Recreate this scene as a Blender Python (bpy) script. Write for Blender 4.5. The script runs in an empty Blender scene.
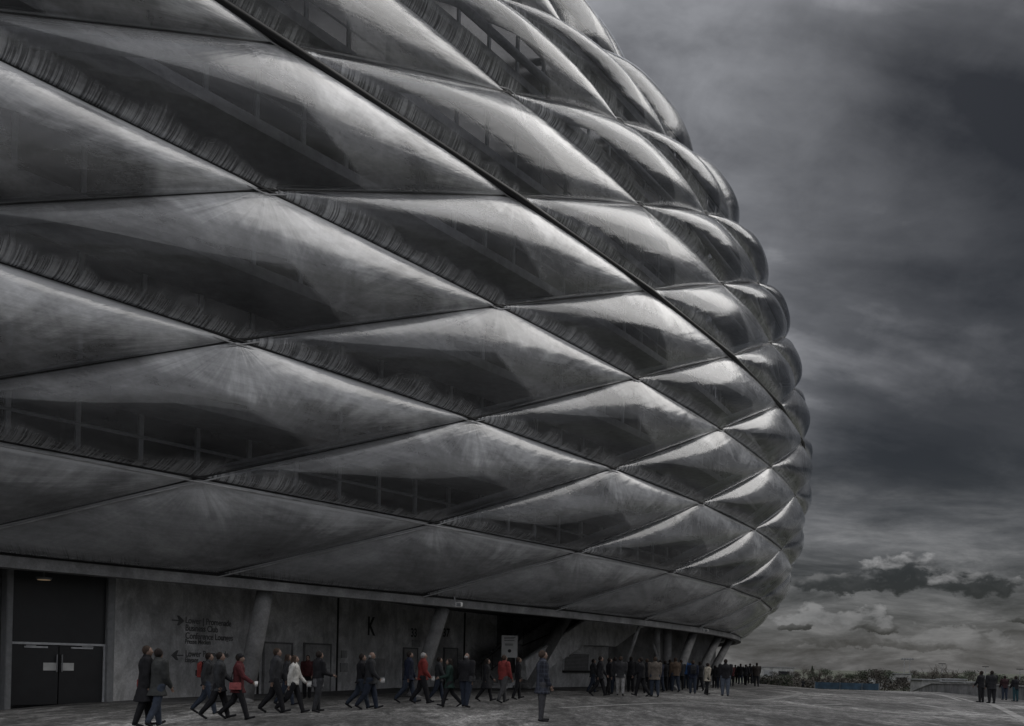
import bpy, bmesh, math, random
from mathutils import Vector, Matrix, noise
R = math.radians; PI = math.pi
rnd = random.Random(7)
SC = bpy.context.scene
C = SC.collection

# ------------------------------------------------------------------ camera
F_PX, PITCH, ROLL, EYE = 870.9, 0.00752, 0.02057, 1.65
CY_PX = 656.66      # the lens is shifted upwards, so verticals stay vertical
YK = .7766
_c, _s = math.cos(PITCH), math.sin(PITCH); _cr, _sr = math.cos(ROLL), math.sin(ROLL)
_r0, _u0, _f0 = Vector((1, 0, 0)), Vector((0, -_s, _c)), Vector((0, _c, _s))
CX = _r0 * _cr + _u0 * _sr; CY = -_r0 * _sr + _u0 * _cr; CF = _f0
cam = bpy.data.cameras.new('camera'); co = bpy.data.objects.new('camera', cam); C.objects.link(co)
M = Matrix.Identity(4)
for i in range(3):
    M[i][0] = CX[i]; M[i][1] = CY[i]; M[i][2] = -CF[i]
M[2][3] = EYE; co.matrix_world = M
cam.sensor_width = 36; cam.shift_y = (CY_PX - 363) / 1024; cam.lens = F_PX / 1024 * 36; cam.clip_end = 9000; cam.clip_start = .1
SC.camera = co

def ray(px, py):
    return CX * ((px - 512) / F_PX) + CY * ((CY_PX - py) / F_PX) + CF
def at_depth(px, py, D):
    D *= YK
    d = ray(px, py); t = D / d.y
    return Vector((d.x * t, D, EYE + d.z * t))
def at_z(px, py, z):
    d = ray(px, py); t = (z - EYE) / d.z
    return Vector((d.x * t, d.y * t, z))
def on_plane(px, py, A, B):
    """point seen at px,py on the vertical plane through plan points A, B -> (s along AB, z)"""
    d = ray(px, py); ux, uy = B[0] - A[0], B[1] - A[1]; L = math.hypot(ux, uy); ux /= L; uy /= L
    nx, ny = -uy, ux
    t = (nx * A[0] + ny * A[1]) / (nx * d.x + ny * d.y)
    x, y, z = d.x * t, d.y * t, EYE + d.z * t
    return ((x - A[0]) * ux + (y - A[1]) * uy, z)
def sm(a, b, x):
    t = max(0., min(1., (x - a) / (b - a))); return t * t * (3 - 2 * t)

def ground_z(x, y):
    y /= YK
    z = .2 - .34 * sm(-12.5, -16, x) * sm(60, 25, y)
    z -= .68 * sm(22, 33, x)
    edge = 128 - .45 * max(0, x - 22)
    z -= 1.9 * sm(edge, edge + 35, y)
    z -= .6 * sm(200, 900, y)
    z -= 1.6 * sm(52, 72, x) * sm(128, 100, y)
    return z

# ------------------------------------------------------------------ materials
def new_mat(name):
    m = bpy.data.materials.new(name); m.use_nodes = True; nt = m.node_tree
    return m, nt, nt.nodes['Principled BSDF'], nt.nodes['Material Output']
def N(nt, typ, **kw):
    n = nt.nodes.new(typ)
    for k, v in kw.items():
        if hasattr(n, k) and not k.startswith('i_'): setattr(n, k, v)
        else: n.inputs[k[2:].replace('_', ' ')].default_value = v
    return n
def ramp(nt, fac, stops):
    r = nt.nodes.new('ShaderNodeValToRGB'); el = r.color_ramp.elements
    while len(el) < len(stops): el.new(.5)
    for e, (p, c) in zip(el, stops):
        e.position = p; e.color = (c, c, c, 1) if isinstance(c, (int, float)) else (*c, 1)
    nt.links.new(fac, r.inputs[0]); return r.outputs[0]
def mathn(nt, op, a, b=None, c=None, clamp=False):
    n = nt.nodes.new('ShaderNodeMath'); n.operation = op; n.use_clamp = clamp
    for i, v in enumerate((a, b, c)):
        if v is None: continue
        if isinstance(v, (int, float)): n.inputs[i].default_value = v
        else: nt.links.new(v, n.inputs[i])
    return n.outputs[0]
def mapping(nt, vec, scale=(1, 1, 1), loc=(0, 0, 0), rot=(0, 0, 0)):
    n = nt.nodes.new('ShaderNodeMapping'); n.inputs['Scale'].default_value = scale
    n.inputs['Location'].default_value = loc; n.inputs['Rotation'].default_value = rot
    nt.links.new(vec, n.inputs[0]); return n.outputs[0]
def noise_n(nt, vec, scale, detail=4, rough=.55, dist=0):
    n = nt.nodes.new('ShaderNodeTexNoise'); n.inputs['Scale'].default_value = scale
    n.inputs['Detail'].default_value = detail; n.inputs['Roughness'].default_value = rough
    n.inputs['Distortion'].default_value = dist; nt.links.new(vec, n.inputs['Vector']); return n.outputs['Fac']
def geo_pos(nt): return nt.nodes.new('ShaderNodeNewGeometry').outputs['Position']
def mixc(nt, fac, a, b, mode='MIX'):
    n = nt.nodes.new('ShaderNodeMix'); n.data_type = 'RGBA'; n.blend_type = mode
    for sock, v in ((n.inputs[0], fac), (n.inputs[6], a), (n.inputs[7], b)):
        if isinstance(v, (int, float)): sock.default_value = v if sock == n.inputs[0] else (v, v, v, 1)
        elif isinstance(v, tuple): sock.default_value = (*v, 1)
        else: nt.links.new(v, sock)
    return n.outputs[2]

def simple(name, col, rough=.7, var=.25, scale=3., metal=0., bump=0., bscale=30.):
    m, nt, b, o = new_mat(name); P = geo_pos(nt)
    f = noise_n(nt, P, scale, 6, .6)
    lo = tuple(c * (1 - var) for c in col); hi = tuple(min(1, c * (1 + var)) for c in col)
    nt.links.new(ramp(nt, f, [(.3, lo), (.7, hi)]), b.inputs['Base Color'])
    b.inputs['Roughness'].default_value = rough; b.inputs['Metallic'].default_value = metal
    if bump:
        bn = nt.nodes.new('ShaderNodeBump'); bn.inputs['Strength'].default_value = bump; bn.inputs['Distance'].default_value = .02
        nt.links.new(noise_n(nt, P, bscale, 4), bn.inputs['Height']); nt.links.new(bn.outputs[0], b.inputs['Normal'])
    return m

def concrete(name, base, stain=.5):
    m, nt, b, o = new_mat(name); P = geo_pos(nt)
    big = noise_n(nt, mapping(nt, P, (.5, .5, .35)), 1.0, 6, .65, .4)
    streak = noise_n(nt, mapping(nt, P, (3.2, 3.2, .22)), 1.0, 4, .6)
    fine = noise_n(nt, P, 14, 5, .7)
    c = ramp(nt, big, [(.3, base * (1 - stain)), (.72, base * 1.35)])
    c = mixc(nt, .16, c, ramp(nt, streak, [(.3, .35), (.7, 1.25)]), 'MULTIPLY')
    blot = noise_n(nt, P, 1.1, 7, .72, .6)
    c = mixc(nt, .6, c, ramp(nt, blot, [(.35, .45), (.65, 1.4)]), 'MULTIPLY')
    c = mixc(nt, .5, c, ramp(nt, fine, [(.3, .6), (.7, 1.25)]), 'MULTIPLY')
    nt.links.new(c, b.inputs['Base Color']); b.inputs['Roughness'].default_value = .85
    bn = nt.nodes.new('ShaderNodeBump'); bn.inputs['Strength'].default_value = .4; bn.inputs['Distance'].default_value = .03
    nt.links.new(fine, bn.inputs['Height']); nt.links.new(bn.outputs[0], b.inputs['Normal'])
    return m

def cushion_material(name='inflated_foil', milky=False):
    m, nt, b, o = new_mat(name); L = nt.links.new
    P = geo_pos(nt); uv = nt.nodes.new('ShaderNodeUVMap').outputs[0]
    sep = nt.nodes.new('ShaderNodeSeparateXYZ'); L(uv, sep.inputs[0]); u, v = sep.outputs[0], sep.outputs[1]
    cloudy = noise_n(nt, mapping(nt, P, (.35, .35, .6)), 1., 5, .6, .8)
    # dirt running down above the lower seam
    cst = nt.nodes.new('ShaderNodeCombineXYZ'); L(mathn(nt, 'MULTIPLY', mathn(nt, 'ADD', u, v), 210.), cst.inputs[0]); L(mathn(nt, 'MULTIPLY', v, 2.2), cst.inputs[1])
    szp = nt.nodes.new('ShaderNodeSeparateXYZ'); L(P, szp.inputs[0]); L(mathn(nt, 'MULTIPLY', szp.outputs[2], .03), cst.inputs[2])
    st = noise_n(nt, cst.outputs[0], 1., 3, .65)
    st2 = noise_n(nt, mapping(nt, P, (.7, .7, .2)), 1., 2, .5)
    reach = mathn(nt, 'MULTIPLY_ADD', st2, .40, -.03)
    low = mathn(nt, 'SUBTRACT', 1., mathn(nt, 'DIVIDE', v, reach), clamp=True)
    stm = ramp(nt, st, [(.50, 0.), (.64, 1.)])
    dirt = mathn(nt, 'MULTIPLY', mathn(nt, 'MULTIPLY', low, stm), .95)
    # weathering near every edge and faint weld lines
    eu = mathn(nt, 'MULTIPLY', mathn(nt, 'MULTIPLY', u, mathn(nt, 'SUBTRACT', 1., u)), 4.)
    ev = mathn(nt, 'MULTIPLY', mathn(nt, 'MULTIPLY', v, mathn(nt, 'SUBTRACT', 1., v)), 4.)
    weld = mathn(nt, 'FRACT', mathn(nt, 'MULTIPLY', v, 3.0))
    weldm = mathn(nt, 'MULTIPLY', mathn(nt, 'LESS_THAN', mathn(nt, 'ABSOLUTE', mathn(nt, 'SUBTRACT', weld, .5)), .012), .22)
    rub = noise_n(nt, mapping(nt, P, (.55, .55, 9.)), 1., 7, .72, .15)
    grime = ramp(nt, noise_n(nt, P, 5., 8, .75), [(.42, 1.), (.62, .55)])
    base = ramp(nt, cloudy, [(.3, (.34, .345, .355)), (.7, (.72, .73, .75))])
    base = mixc(nt, .3, base, grime, 'MULTIPLY')
    base = mixc(nt, .22, base, ramp(nt, rub, [(.35, .45), (.65, 1.45)]), 'MULTIPLY')
    def fan(du, dv, k, seed):
        an = mathn(nt, 'ARCTAN2', dv, mathn(nt, 'MULTIPLY', du, 1.))
        cv = nt.nodes.new('ShaderNodeCombineXYZ'); L(mathn(nt, 'MULTIPLY', an, k), cv.inputs[0]); cv.inputs[1].default_value = seed
        szq = nt.nodes.new('ShaderNodeSeparateXYZ'); L(P, szq.inputs[0]); L(mathn(nt, 'MULTIPLY', szq.outputs[2], .12), cv.inputs[2])
        return noise_n(nt, cv.outputs[0], 1., 5, .7)
    iu = mathn(nt, 'SUBTRACT', 1., u); iv = mathn(nt, 'SUBTRACT', 1., v)
    f1 = fan(iu, iv, 13., 1.); f2 = fan(u, iv, 11., 5.); f3 = fan(iu, v, 12., 9.)
    fa = mathn(nt, 'ADD', mathn(nt, 'ADD', mathn(nt, 'MULTIPLY', f1, u), mathn(nt, 'MULTIPLY', f2, iu)), 0.)
    fanm = mathn(nt, 'MULTIPLY', mathn(nt, 'ADD', fa, f3), .5)
    base = mixc(nt, .38, base, ramp(nt, fanm, [(.40, .6), (.5, .95), (.60, 1.5)]), 'MULTIPLY')
    base = mixc(nt, weldm, base, (.6, .6, .62))
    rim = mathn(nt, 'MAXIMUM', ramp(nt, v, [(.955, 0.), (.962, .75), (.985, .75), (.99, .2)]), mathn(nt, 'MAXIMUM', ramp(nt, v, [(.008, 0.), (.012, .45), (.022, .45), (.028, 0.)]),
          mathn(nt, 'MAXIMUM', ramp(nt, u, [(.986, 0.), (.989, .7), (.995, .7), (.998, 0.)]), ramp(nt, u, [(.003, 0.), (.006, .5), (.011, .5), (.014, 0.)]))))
    base = mixc(nt, rim, base, (.72, .73, .75))  # pale edge bands paint the bright highlight lines along the seams
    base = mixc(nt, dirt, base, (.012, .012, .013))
    L(base, b.inputs['Base Color'])
    rgh = ramp(nt, rub, [(.3, .17), (.75, .26)])
    L(rgh, b.inputs['Roughness']); b.inputs['Specular IOR Level'].default_value = .55
    b.inputs['Coat Weight'].default_value = 1.; b.inputs['Coat Roughness'].default_value = .11
    bn = nt.nodes.new('ShaderNodeBump'); bn.inputs['Strength'].default_value = .35; bn.inputs['Distance'].default_value = .12
    # small pulls in the foil, running across the short edges
    pull = noise_n(nt, mapping(nt, uv, (26., 3., 1.)), 1., 3, .6, .5)
    wide = noise_n(nt, mapping(nt, uv, (1.2, 2.4, 1.)), 1., 3, .5, 1.5)
    inv = mathn(nt, 'SUBTRACT', 1., ev, clamp=True)
    hh = mathn(nt, 'ADD', mathn(nt, 'MULTIPLY', pull, mathn(nt, 'MULTIPLY', inv, .35)), mathn(nt, 'ADD', mathn(nt, 'MULTIPLY', wide, .35), mathn(nt, 'MULTIPLY', fanm, .45)))
    L(hh, bn.inputs['Height']); L(bn.outputs[0], b.inputs['Normal']); L(bn.outputs[0], b.inputs['Coat Normal'])
    tr = nt.nodes.new('ShaderNodeBsdfTransparent'); tr.inputs[0].default_value = (.86, .87, .9, 1)
    gl = nt.nodes.new('ShaderNodeBsdfGlossy'); gl.inputs['Roughness'].default_value = .13; gl.inputs['Color'].default_value = (.9, .92, .95, 1)
    L(bn.outputs[0], gl.inputs['Normal'])
    clear = nt.nodes.new('ShaderNodeMixShader'); fr = nt.nodes.new('ShaderNodeFresnel'); fr.inputs[0].default_value = 1.45
    L(bn.outputs[0], fr.inputs['Normal']); L(fr.outputs[0], clear.inputs[0]); L(tr.outputs[0], clear.inputs[1]); L(gl.outputs[0], clear.inputs[2])
    # printed/dusty upper part is more opaque, lower middle is clear
    # the printed upper sheet ends in a clear chevron through which the structure shows
    shf = noise_n(nt, mapping(nt, P, (.09, .09, .2)), 1., 1, .5)
    apex = mathn(nt, 'MULTIPLY_ADD', shf, .9, .02)
    t1 = mathn(nt, 'ADD', v, mathn(nt, 'MULTIPLY', mathn(nt, 'ABSOLUTE', mathn(nt, 'SUBTRACT', u, apex)), .46))
    t3 = mathn(nt, 'ADD', v, mathn(nt, 'MULTIPLY', mathn(nt, 'ABSOLUTE', mathn(nt, 'SUBTRACT', u, mathn(nt, 'ADD', apex, .22))), .85))
    t1 = mathn(nt, 'ADD', t1, mathn(nt, 'MULTIPLY', mathn(nt, 'SUBTRACT', cloudy, .5), .05))
    t2 = mathn(nt, 'ADD', v, mathn(nt, 'ADD', mathn(nt, 'MULTIPLY', mathn(nt, 'SUBTRACT', cloudy, .5), .4), mathn(nt, 'MULTIPLY', mathn(nt, 'SUBTRACT', fanm, .5), .6)))
    opA = ramp(nt, t1, [(.0, .20), (.36, .08), (.575, .15), (.60, .46)])
    opA = mathn(nt, 'MAXIMUM', opA, ramp(nt, t3, [(.70, 0.), (.715, .30), (.9, .45)]))
    opB = ramp(nt, t2, [(.50, 0.), (.80, .75), (.95, .95)])
    op = mathn(nt, 'MAXIMUM', opA, opB)
    sk = mathn(nt, 'MULTIPLY', mathn(nt, 'SUBTRACT', 1., mathn(nt, 'DIVIDE', v, mathn(nt, 'MULTIPLY_ADD', st2, .34, -.03)), clamp=True), 1.3, clamp=True)
    op = mathn(nt, 'MAXIMUM', op, mathn(nt, 'MULTIPLY', sk, ramp(nt, st, [(.40, .95), (.60, .35)])))
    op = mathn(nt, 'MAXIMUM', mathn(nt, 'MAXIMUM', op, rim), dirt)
    mx = nt.nodes.new('ShaderNodeMixShader'); L(op, mx.inputs[0]); L(clear.outputs[0], mx.inputs[1]); L(b.outputs[0], mx.inputs[2])
    L(mx.outputs[0], o.inputs[0])
    if milky: L(mathn(nt, 'MAXIMUM', op, .62), mx.inputs[0])
    return m

def ground_material():
    m, nt, b, o = new_mat('esplanade_asphalt'); P = geo_pos(nt); L = nt.links.new
    big = noise_n(nt, mapping(nt, P, (.16, .05, .1)), 1., 5, .6, 1.2)
    mid = noise_n(nt, mapping(nt, P, (1.1, .28, 1)), 1., 8, .78, .9)
    fine = noise_n(nt, mapping(nt, P, (1, .45, 1)), 4., 8, .85)
    grit = noise_n(nt, mapping(nt, P, (1, .3, 1)), 13., 4, .85)
    c = ramp(nt, big, [(.34, (.032, .0315, .031)), (.5, (.075, .074, .072)), (.64, (.16, .158, .153))])
    c = mixc(nt, .9, c, ramp(nt, mid, [(.38, .3), (.62, 2.0)]), 'MULTIPLY')
    c = mixc(nt, .95, c, ramp(nt, fine, [(.38, .3), (.62, 1.8)]), 'MULTIPLY')
    c = mixc(nt, .8, c, ramp(nt, grit, [(.38, .35), (.62, 1.8)]), 'MULTIPLY')
    L(c, b.inputs['Base Color']); b.inputs['Roughness'].default_value = .9
    bn = nt.nodes.new('ShaderNodeBump'); bn.inputs['Strength'].default_value = .7; bn.inputs['Distance'].default_value = .03
    L(fine, bn.inputs['Height']); L(bn.outputs[0], b.inputs['Normal'])
    return m

def cloth(name, col, plaid=False, rough=.85):
    m, nt, b, o = new_mat(name)
    oc = nt.nodes.new('ShaderNodeTexCoord').outputs['Object']
    f = noise_n(nt, oc, 9., 5, .65)
    c = ramp(nt, f, [(.3, tuple(x * .65 for x in col)), (.7, tuple(min(1, x * 1.3) for x in col))])
    if plaid:
        sp = nt.nodes.new('ShaderNodeSeparateXYZ'); nt.links.new(oc, sp.inputs[0])
        for ax, k in ((0, 9.), (2, 9.), (1, 9.)):
            g = mathn(nt, 'GREATER_THAN', mathn(nt, 'FRACT', mathn(nt, 'MULTIPLY', sp.outputs[ax], k)), .72)
            c = mixc(nt, mathn(nt, 'MULTIPLY', g, .5), c, (.05, .055, .072))
    nt.links.new(c, b.inputs['Base Color']); b.inputs['Roughness'].default_value = rough
    b.inputs['Specular IOR Level'].default_value = .25
    return m

MAT = {}
MAT['foil'] = cushion_material()
MAT['milky'] = cushion_material('milky_foil', True)
MAT['seam'] = simple('seam_rubber', (.012, .012, .013), .5)
MAT['girder'] = concrete('edge_girder', .30, .4)
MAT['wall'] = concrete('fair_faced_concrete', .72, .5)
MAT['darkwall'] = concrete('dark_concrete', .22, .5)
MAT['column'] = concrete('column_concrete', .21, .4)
MAT['stair'] = concrete('stair_concrete', .6, .35)
MAT['paper'] = simple('paper_sheet', (.33, .33, .32), .8, .2)
MAT['shedwall'] = simple('shed_wall', (.3, .3, .29), .8, .35, 1)
MAT['clamp'] = simple('clamp_highlight_alu', (.5, .5, .51), .4, .3, 2)  # pale tone carries the highlight lines beside the seams
MAT['stairdark'] = concrete('weathered_parapet', .24, .5)
MAT['balus'] = concrete('balustrade_concrete', .75, .3)
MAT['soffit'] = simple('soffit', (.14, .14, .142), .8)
MAT['slab'] = simple('floor_slab', (.42, .42, .43), .7)
MAT['inner'] = simple('inner_glazing', (.010, .011, .013), .25, .4, .5)
MAT['steel'] = simple('grey_steel', (.22, .225, .23), .45, .2, 6)
MAT['lightsteel'] = simple('light_steel', (.55, .56, .57), .5, .2, 6)
MAT['door'] = simple('dark_door', (.014, .0145, .016), .45, .3, 2)
MAT['greydoor'] = concrete('painted_grey_door', .42, .25)
MAT['black'] = simple('black_paint', (.01, .01, .01), .6)
MAT['letter'] = simple('faded_lettering', (.15, .15, .15), .8, .6, 2)
MAT['white'] = simple('white_paint', (.62, .62, .6), .6, .15)
MAT['roof'] = simple('roof_foil', (.4, .41, .43), .4)
MAT['ground'] = ground_material()
MAT['apron'] = simple('dark_paving', (.10, .10, .10), .8, .5, 1.5, bump=.4, bscale=8)
MAT['line'] = simple('pale_kerb', (.22, .217, .21), .85, .6, 1.6)
MAT['grass'] = simple('grass_plain', (.055, .06, .04), .95, .6, .06)
MAT['bark'] = simple('bark', (.07, .06, .05), .9)
MAT['leafa'] = simple('foliage_dark', (.035, .045, .025), .9, .6, .6)
MAT['leafb'] = simple('foliage_brown', (.042, .037, .030), .9, .6, .6)
MAT['blue'] = simple('blue_sheet', (.03, .065, .10), .7, .6, 1.0)
MAT['shutter'] = simple('shutter', (.16, .16, .165), .5, .2)

def emis(name, col, st):
    m, nt, b, o = new_mat(name); b.inputs['Base Color'].default_value = (*col, 1)
    b.inputs['Emission Color'].default_value = (*col, 1); b.inputs['Emission Strength'].default_value = st
    return m

# ------------------------------------------------------------------ object helpers
def link(name, me, mat, parent=None, smooth=False):
    o = bpy.data.objects.new(name, me); C.objects.link(o)
    if parent: o.parent = parent
    if mat: me.materials.append(mat)
    if smooth:
        for p in me.polygons: p.use_smooth = True
    return o
def obj(name, bm, mat, parent=None, smooth=False):
    me = bpy.data.meshes.new(name); bm.normal_update(); bm.to_mesh(me); bm.free()
    return link(name, me, mat, parent, smooth)
def pyobj(name, vs, fs, mat, parent=None, smooth=False):
    me = bpy.data.meshes.new(name); me.from_pydata([tuple(v) for v in vs], [], fs); me.update()
    return link(name, me, mat, parent, smooth)
def empty(name, loc=(0, 0, 0), rz=0):
    o = bpy.data.objects.new(name, None); C.objects.link(o); o.location = loc; o.rotation_euler.z = rz; o.empty_display_size = .3
    return o
def tag(o, label, cat, group=None):
    o['label'] = label; o['category'] = cat
    if group: o['group'] = group
    return o
def struct(o): o['kind'] = 'structure'; return o
def box(bm, c, size, rz=0, bevel=0):
    m = Matrix.Translation(c) @ Matrix.Rotation(rz, 4, 'Z') @ Matrix.Diagonal((*size, 1))
    r = bmesh.ops.create_cube(bm, size=1, matrix=m)
    if bevel:
        es = list({e for v in r['verts'] for e in v.link_edges})
        bmesh.ops.bevel(bm, geom=es, offset=bevel, segments=2, affect='EDGES')
def tube(bm, a, b, r0, r1=None, seg=10, caps=True):
    a, b = Vector(a), Vector(b); r1 = r0 if r1 is None else r1
    d = b - a
    if d.length < 1e-6: return
    q = d.to_track_quat('Z', 'Y').to_matrix().to_4x4()
    bmesh.ops.create_cone(bm, cap_ends=caps, segments=seg, radius1=r0, radius2=r1, depth=d.length, matrix=Matrix.Translation((a + b) / 2) @ q)
def ball(bm, c, r, seg=10, rings=7, scale=(1, 1, 1), rot=None):
    m = Matrix.Translation(c) @ (rot.to_4x4() if rot else Matrix.Identity(4)) @ Matrix.Diagonal((*scale, 1))
    bmesh.ops.create_uvsphere(bm, u_segments=seg, v_segments=rings, radius=r, matrix=m)
def polytube(pts, r, seg=6, closed=False):
    """sweep a round section along pts -> verts, faces"""
    vs, fs = [], []; n = len(pts)
    for i, p in enumerate(pts):
        a = pts[i - 1] if i > 0 else p; b = pts[i + 1] if i < n - 1 else p
        d = (b - a).normalized(); s = d.cross(Vector((0, 0, 1)))
        if s.length < 1e-3: s = Vector((1, 0, 0))
        s.normalize(); t = s.cross(d)
        for k in range(seg):
            an = 2 * PI * k / seg; vs.append(p + s * math.cos(an) * r + t * math.sin(an) * r)
    for i in range(n - 1):
        for k in range(seg):
            a = i * seg + k; b = i * seg + (k + 1) % seg; fs.append((a, b, b + seg, a + seg))
    fs.append(tuple(range(seg))[::-1]); fs.append(tuple((n - 1) * seg + k for k in range(seg)))
    return vs, fs

# ------------------------------------------------------------------ people
VOX = .016
def remesh(bm, name, mat, parent, vox=VOX, wr=0., seed=0, extra=None):
    me = bpy.data.meshes.new('tmp'); bm.to_mesh(me); bm.free()
    t = bpy.data.objects.new('tmp', me); C.objects.link(t)
    md = t.modifiers.new('r', 'REMESH'); md.mode = 'VOXEL'; md.voxel_size = vox; md.use_smooth_shade = True
    s = t.modifiers.new('s', 'SMOOTH'); s.iterations = 3; s.factor = .5
    dg = bpy.context.evaluated_depsgraph_get()
    out = bpy.data.meshes.new_from_object(t.evaluated_get(dg))
    bpy.data.objects.remove(t); bpy.data.meshes.remove(me)
    out.name = name
    if wr:
        off = Vector((seed * 3.1, seed * 1.7, 0))
        nrm = [v.normal.copy() for v in out.vertices]
        for v, n_ in zip(out.vertices, nrm):
            k = noise.noise(Vector((v.co.x * 9, v.co.y * 9, v.co.z * 14)) + off) + .5 * noise.noise(v.co * 26 + off)
            v.co += n_ * (k * wr)
    if extra:
        b2 = bmesh.new(); b2.from_mesh(out); extra(b2); b2.to_mesh(out); b2.free()
    for p in out.polygons: p.use_smooth = True
    out.materials.clear()
    return link(name, out, mat, parent)
def chain(bm, pts, rs, seg=10):
    for i in range(len(pts)):
        ball(bm, pts[i], rs[i], seg, 7)
        if i: tube(bm, pts[i - 1], pts[i], rs[i - 1], rs[i], seg)
def loft(bm, rings, seg=18):
    """rings: (x, y, z, rx, ry)"""
    prev = None
    for (x, y, z, rx, ry) in rings:
        cur = [bm.verts.new((x + rx * math.cos(2 * PI * k / seg), y + ry * math.sin(2 * PI * k / seg), z)) for k in range(seg)]
        if prev:
            for k in range(seg): bm.faces.new((prev[k], prev[(k + 1) % seg], cur[(k + 1) % seg], cur[k]))
        else: bm.faces.new(cur[::-1])
        prev = cur
    bm.faces.new(prev)

SKIN = cloth('skin', (.2, .135, .105), rough=.6)
CL = {}
def cl(col):
    if col not in CL: CL[col] = cloth('cloth_%d' % len(CL), col)
    return CL[col]
BLK = (.012, .012, .014); CHAR = (.03, .031, .034); GREY = (.10, .10, .105); JEAN = (.028, .036, .052); DJEAN = (.02, .026, .04)
RED = (.15, .024, .021); BURG = (.07, .016, .018); WHITE = (.5, .49, .46); BEIGE = (.42, .38, .31); NAVY = (.012, .016, .032)
GREEN = (.018, .036, .030); BROWN = (.085, .06, .042); BLUE = (.04, .11, .28); DHAIR = (.018, .013, .011); BHAIR = (.045, .030, .022); GHAIR = (.30, .29, .28)

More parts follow.
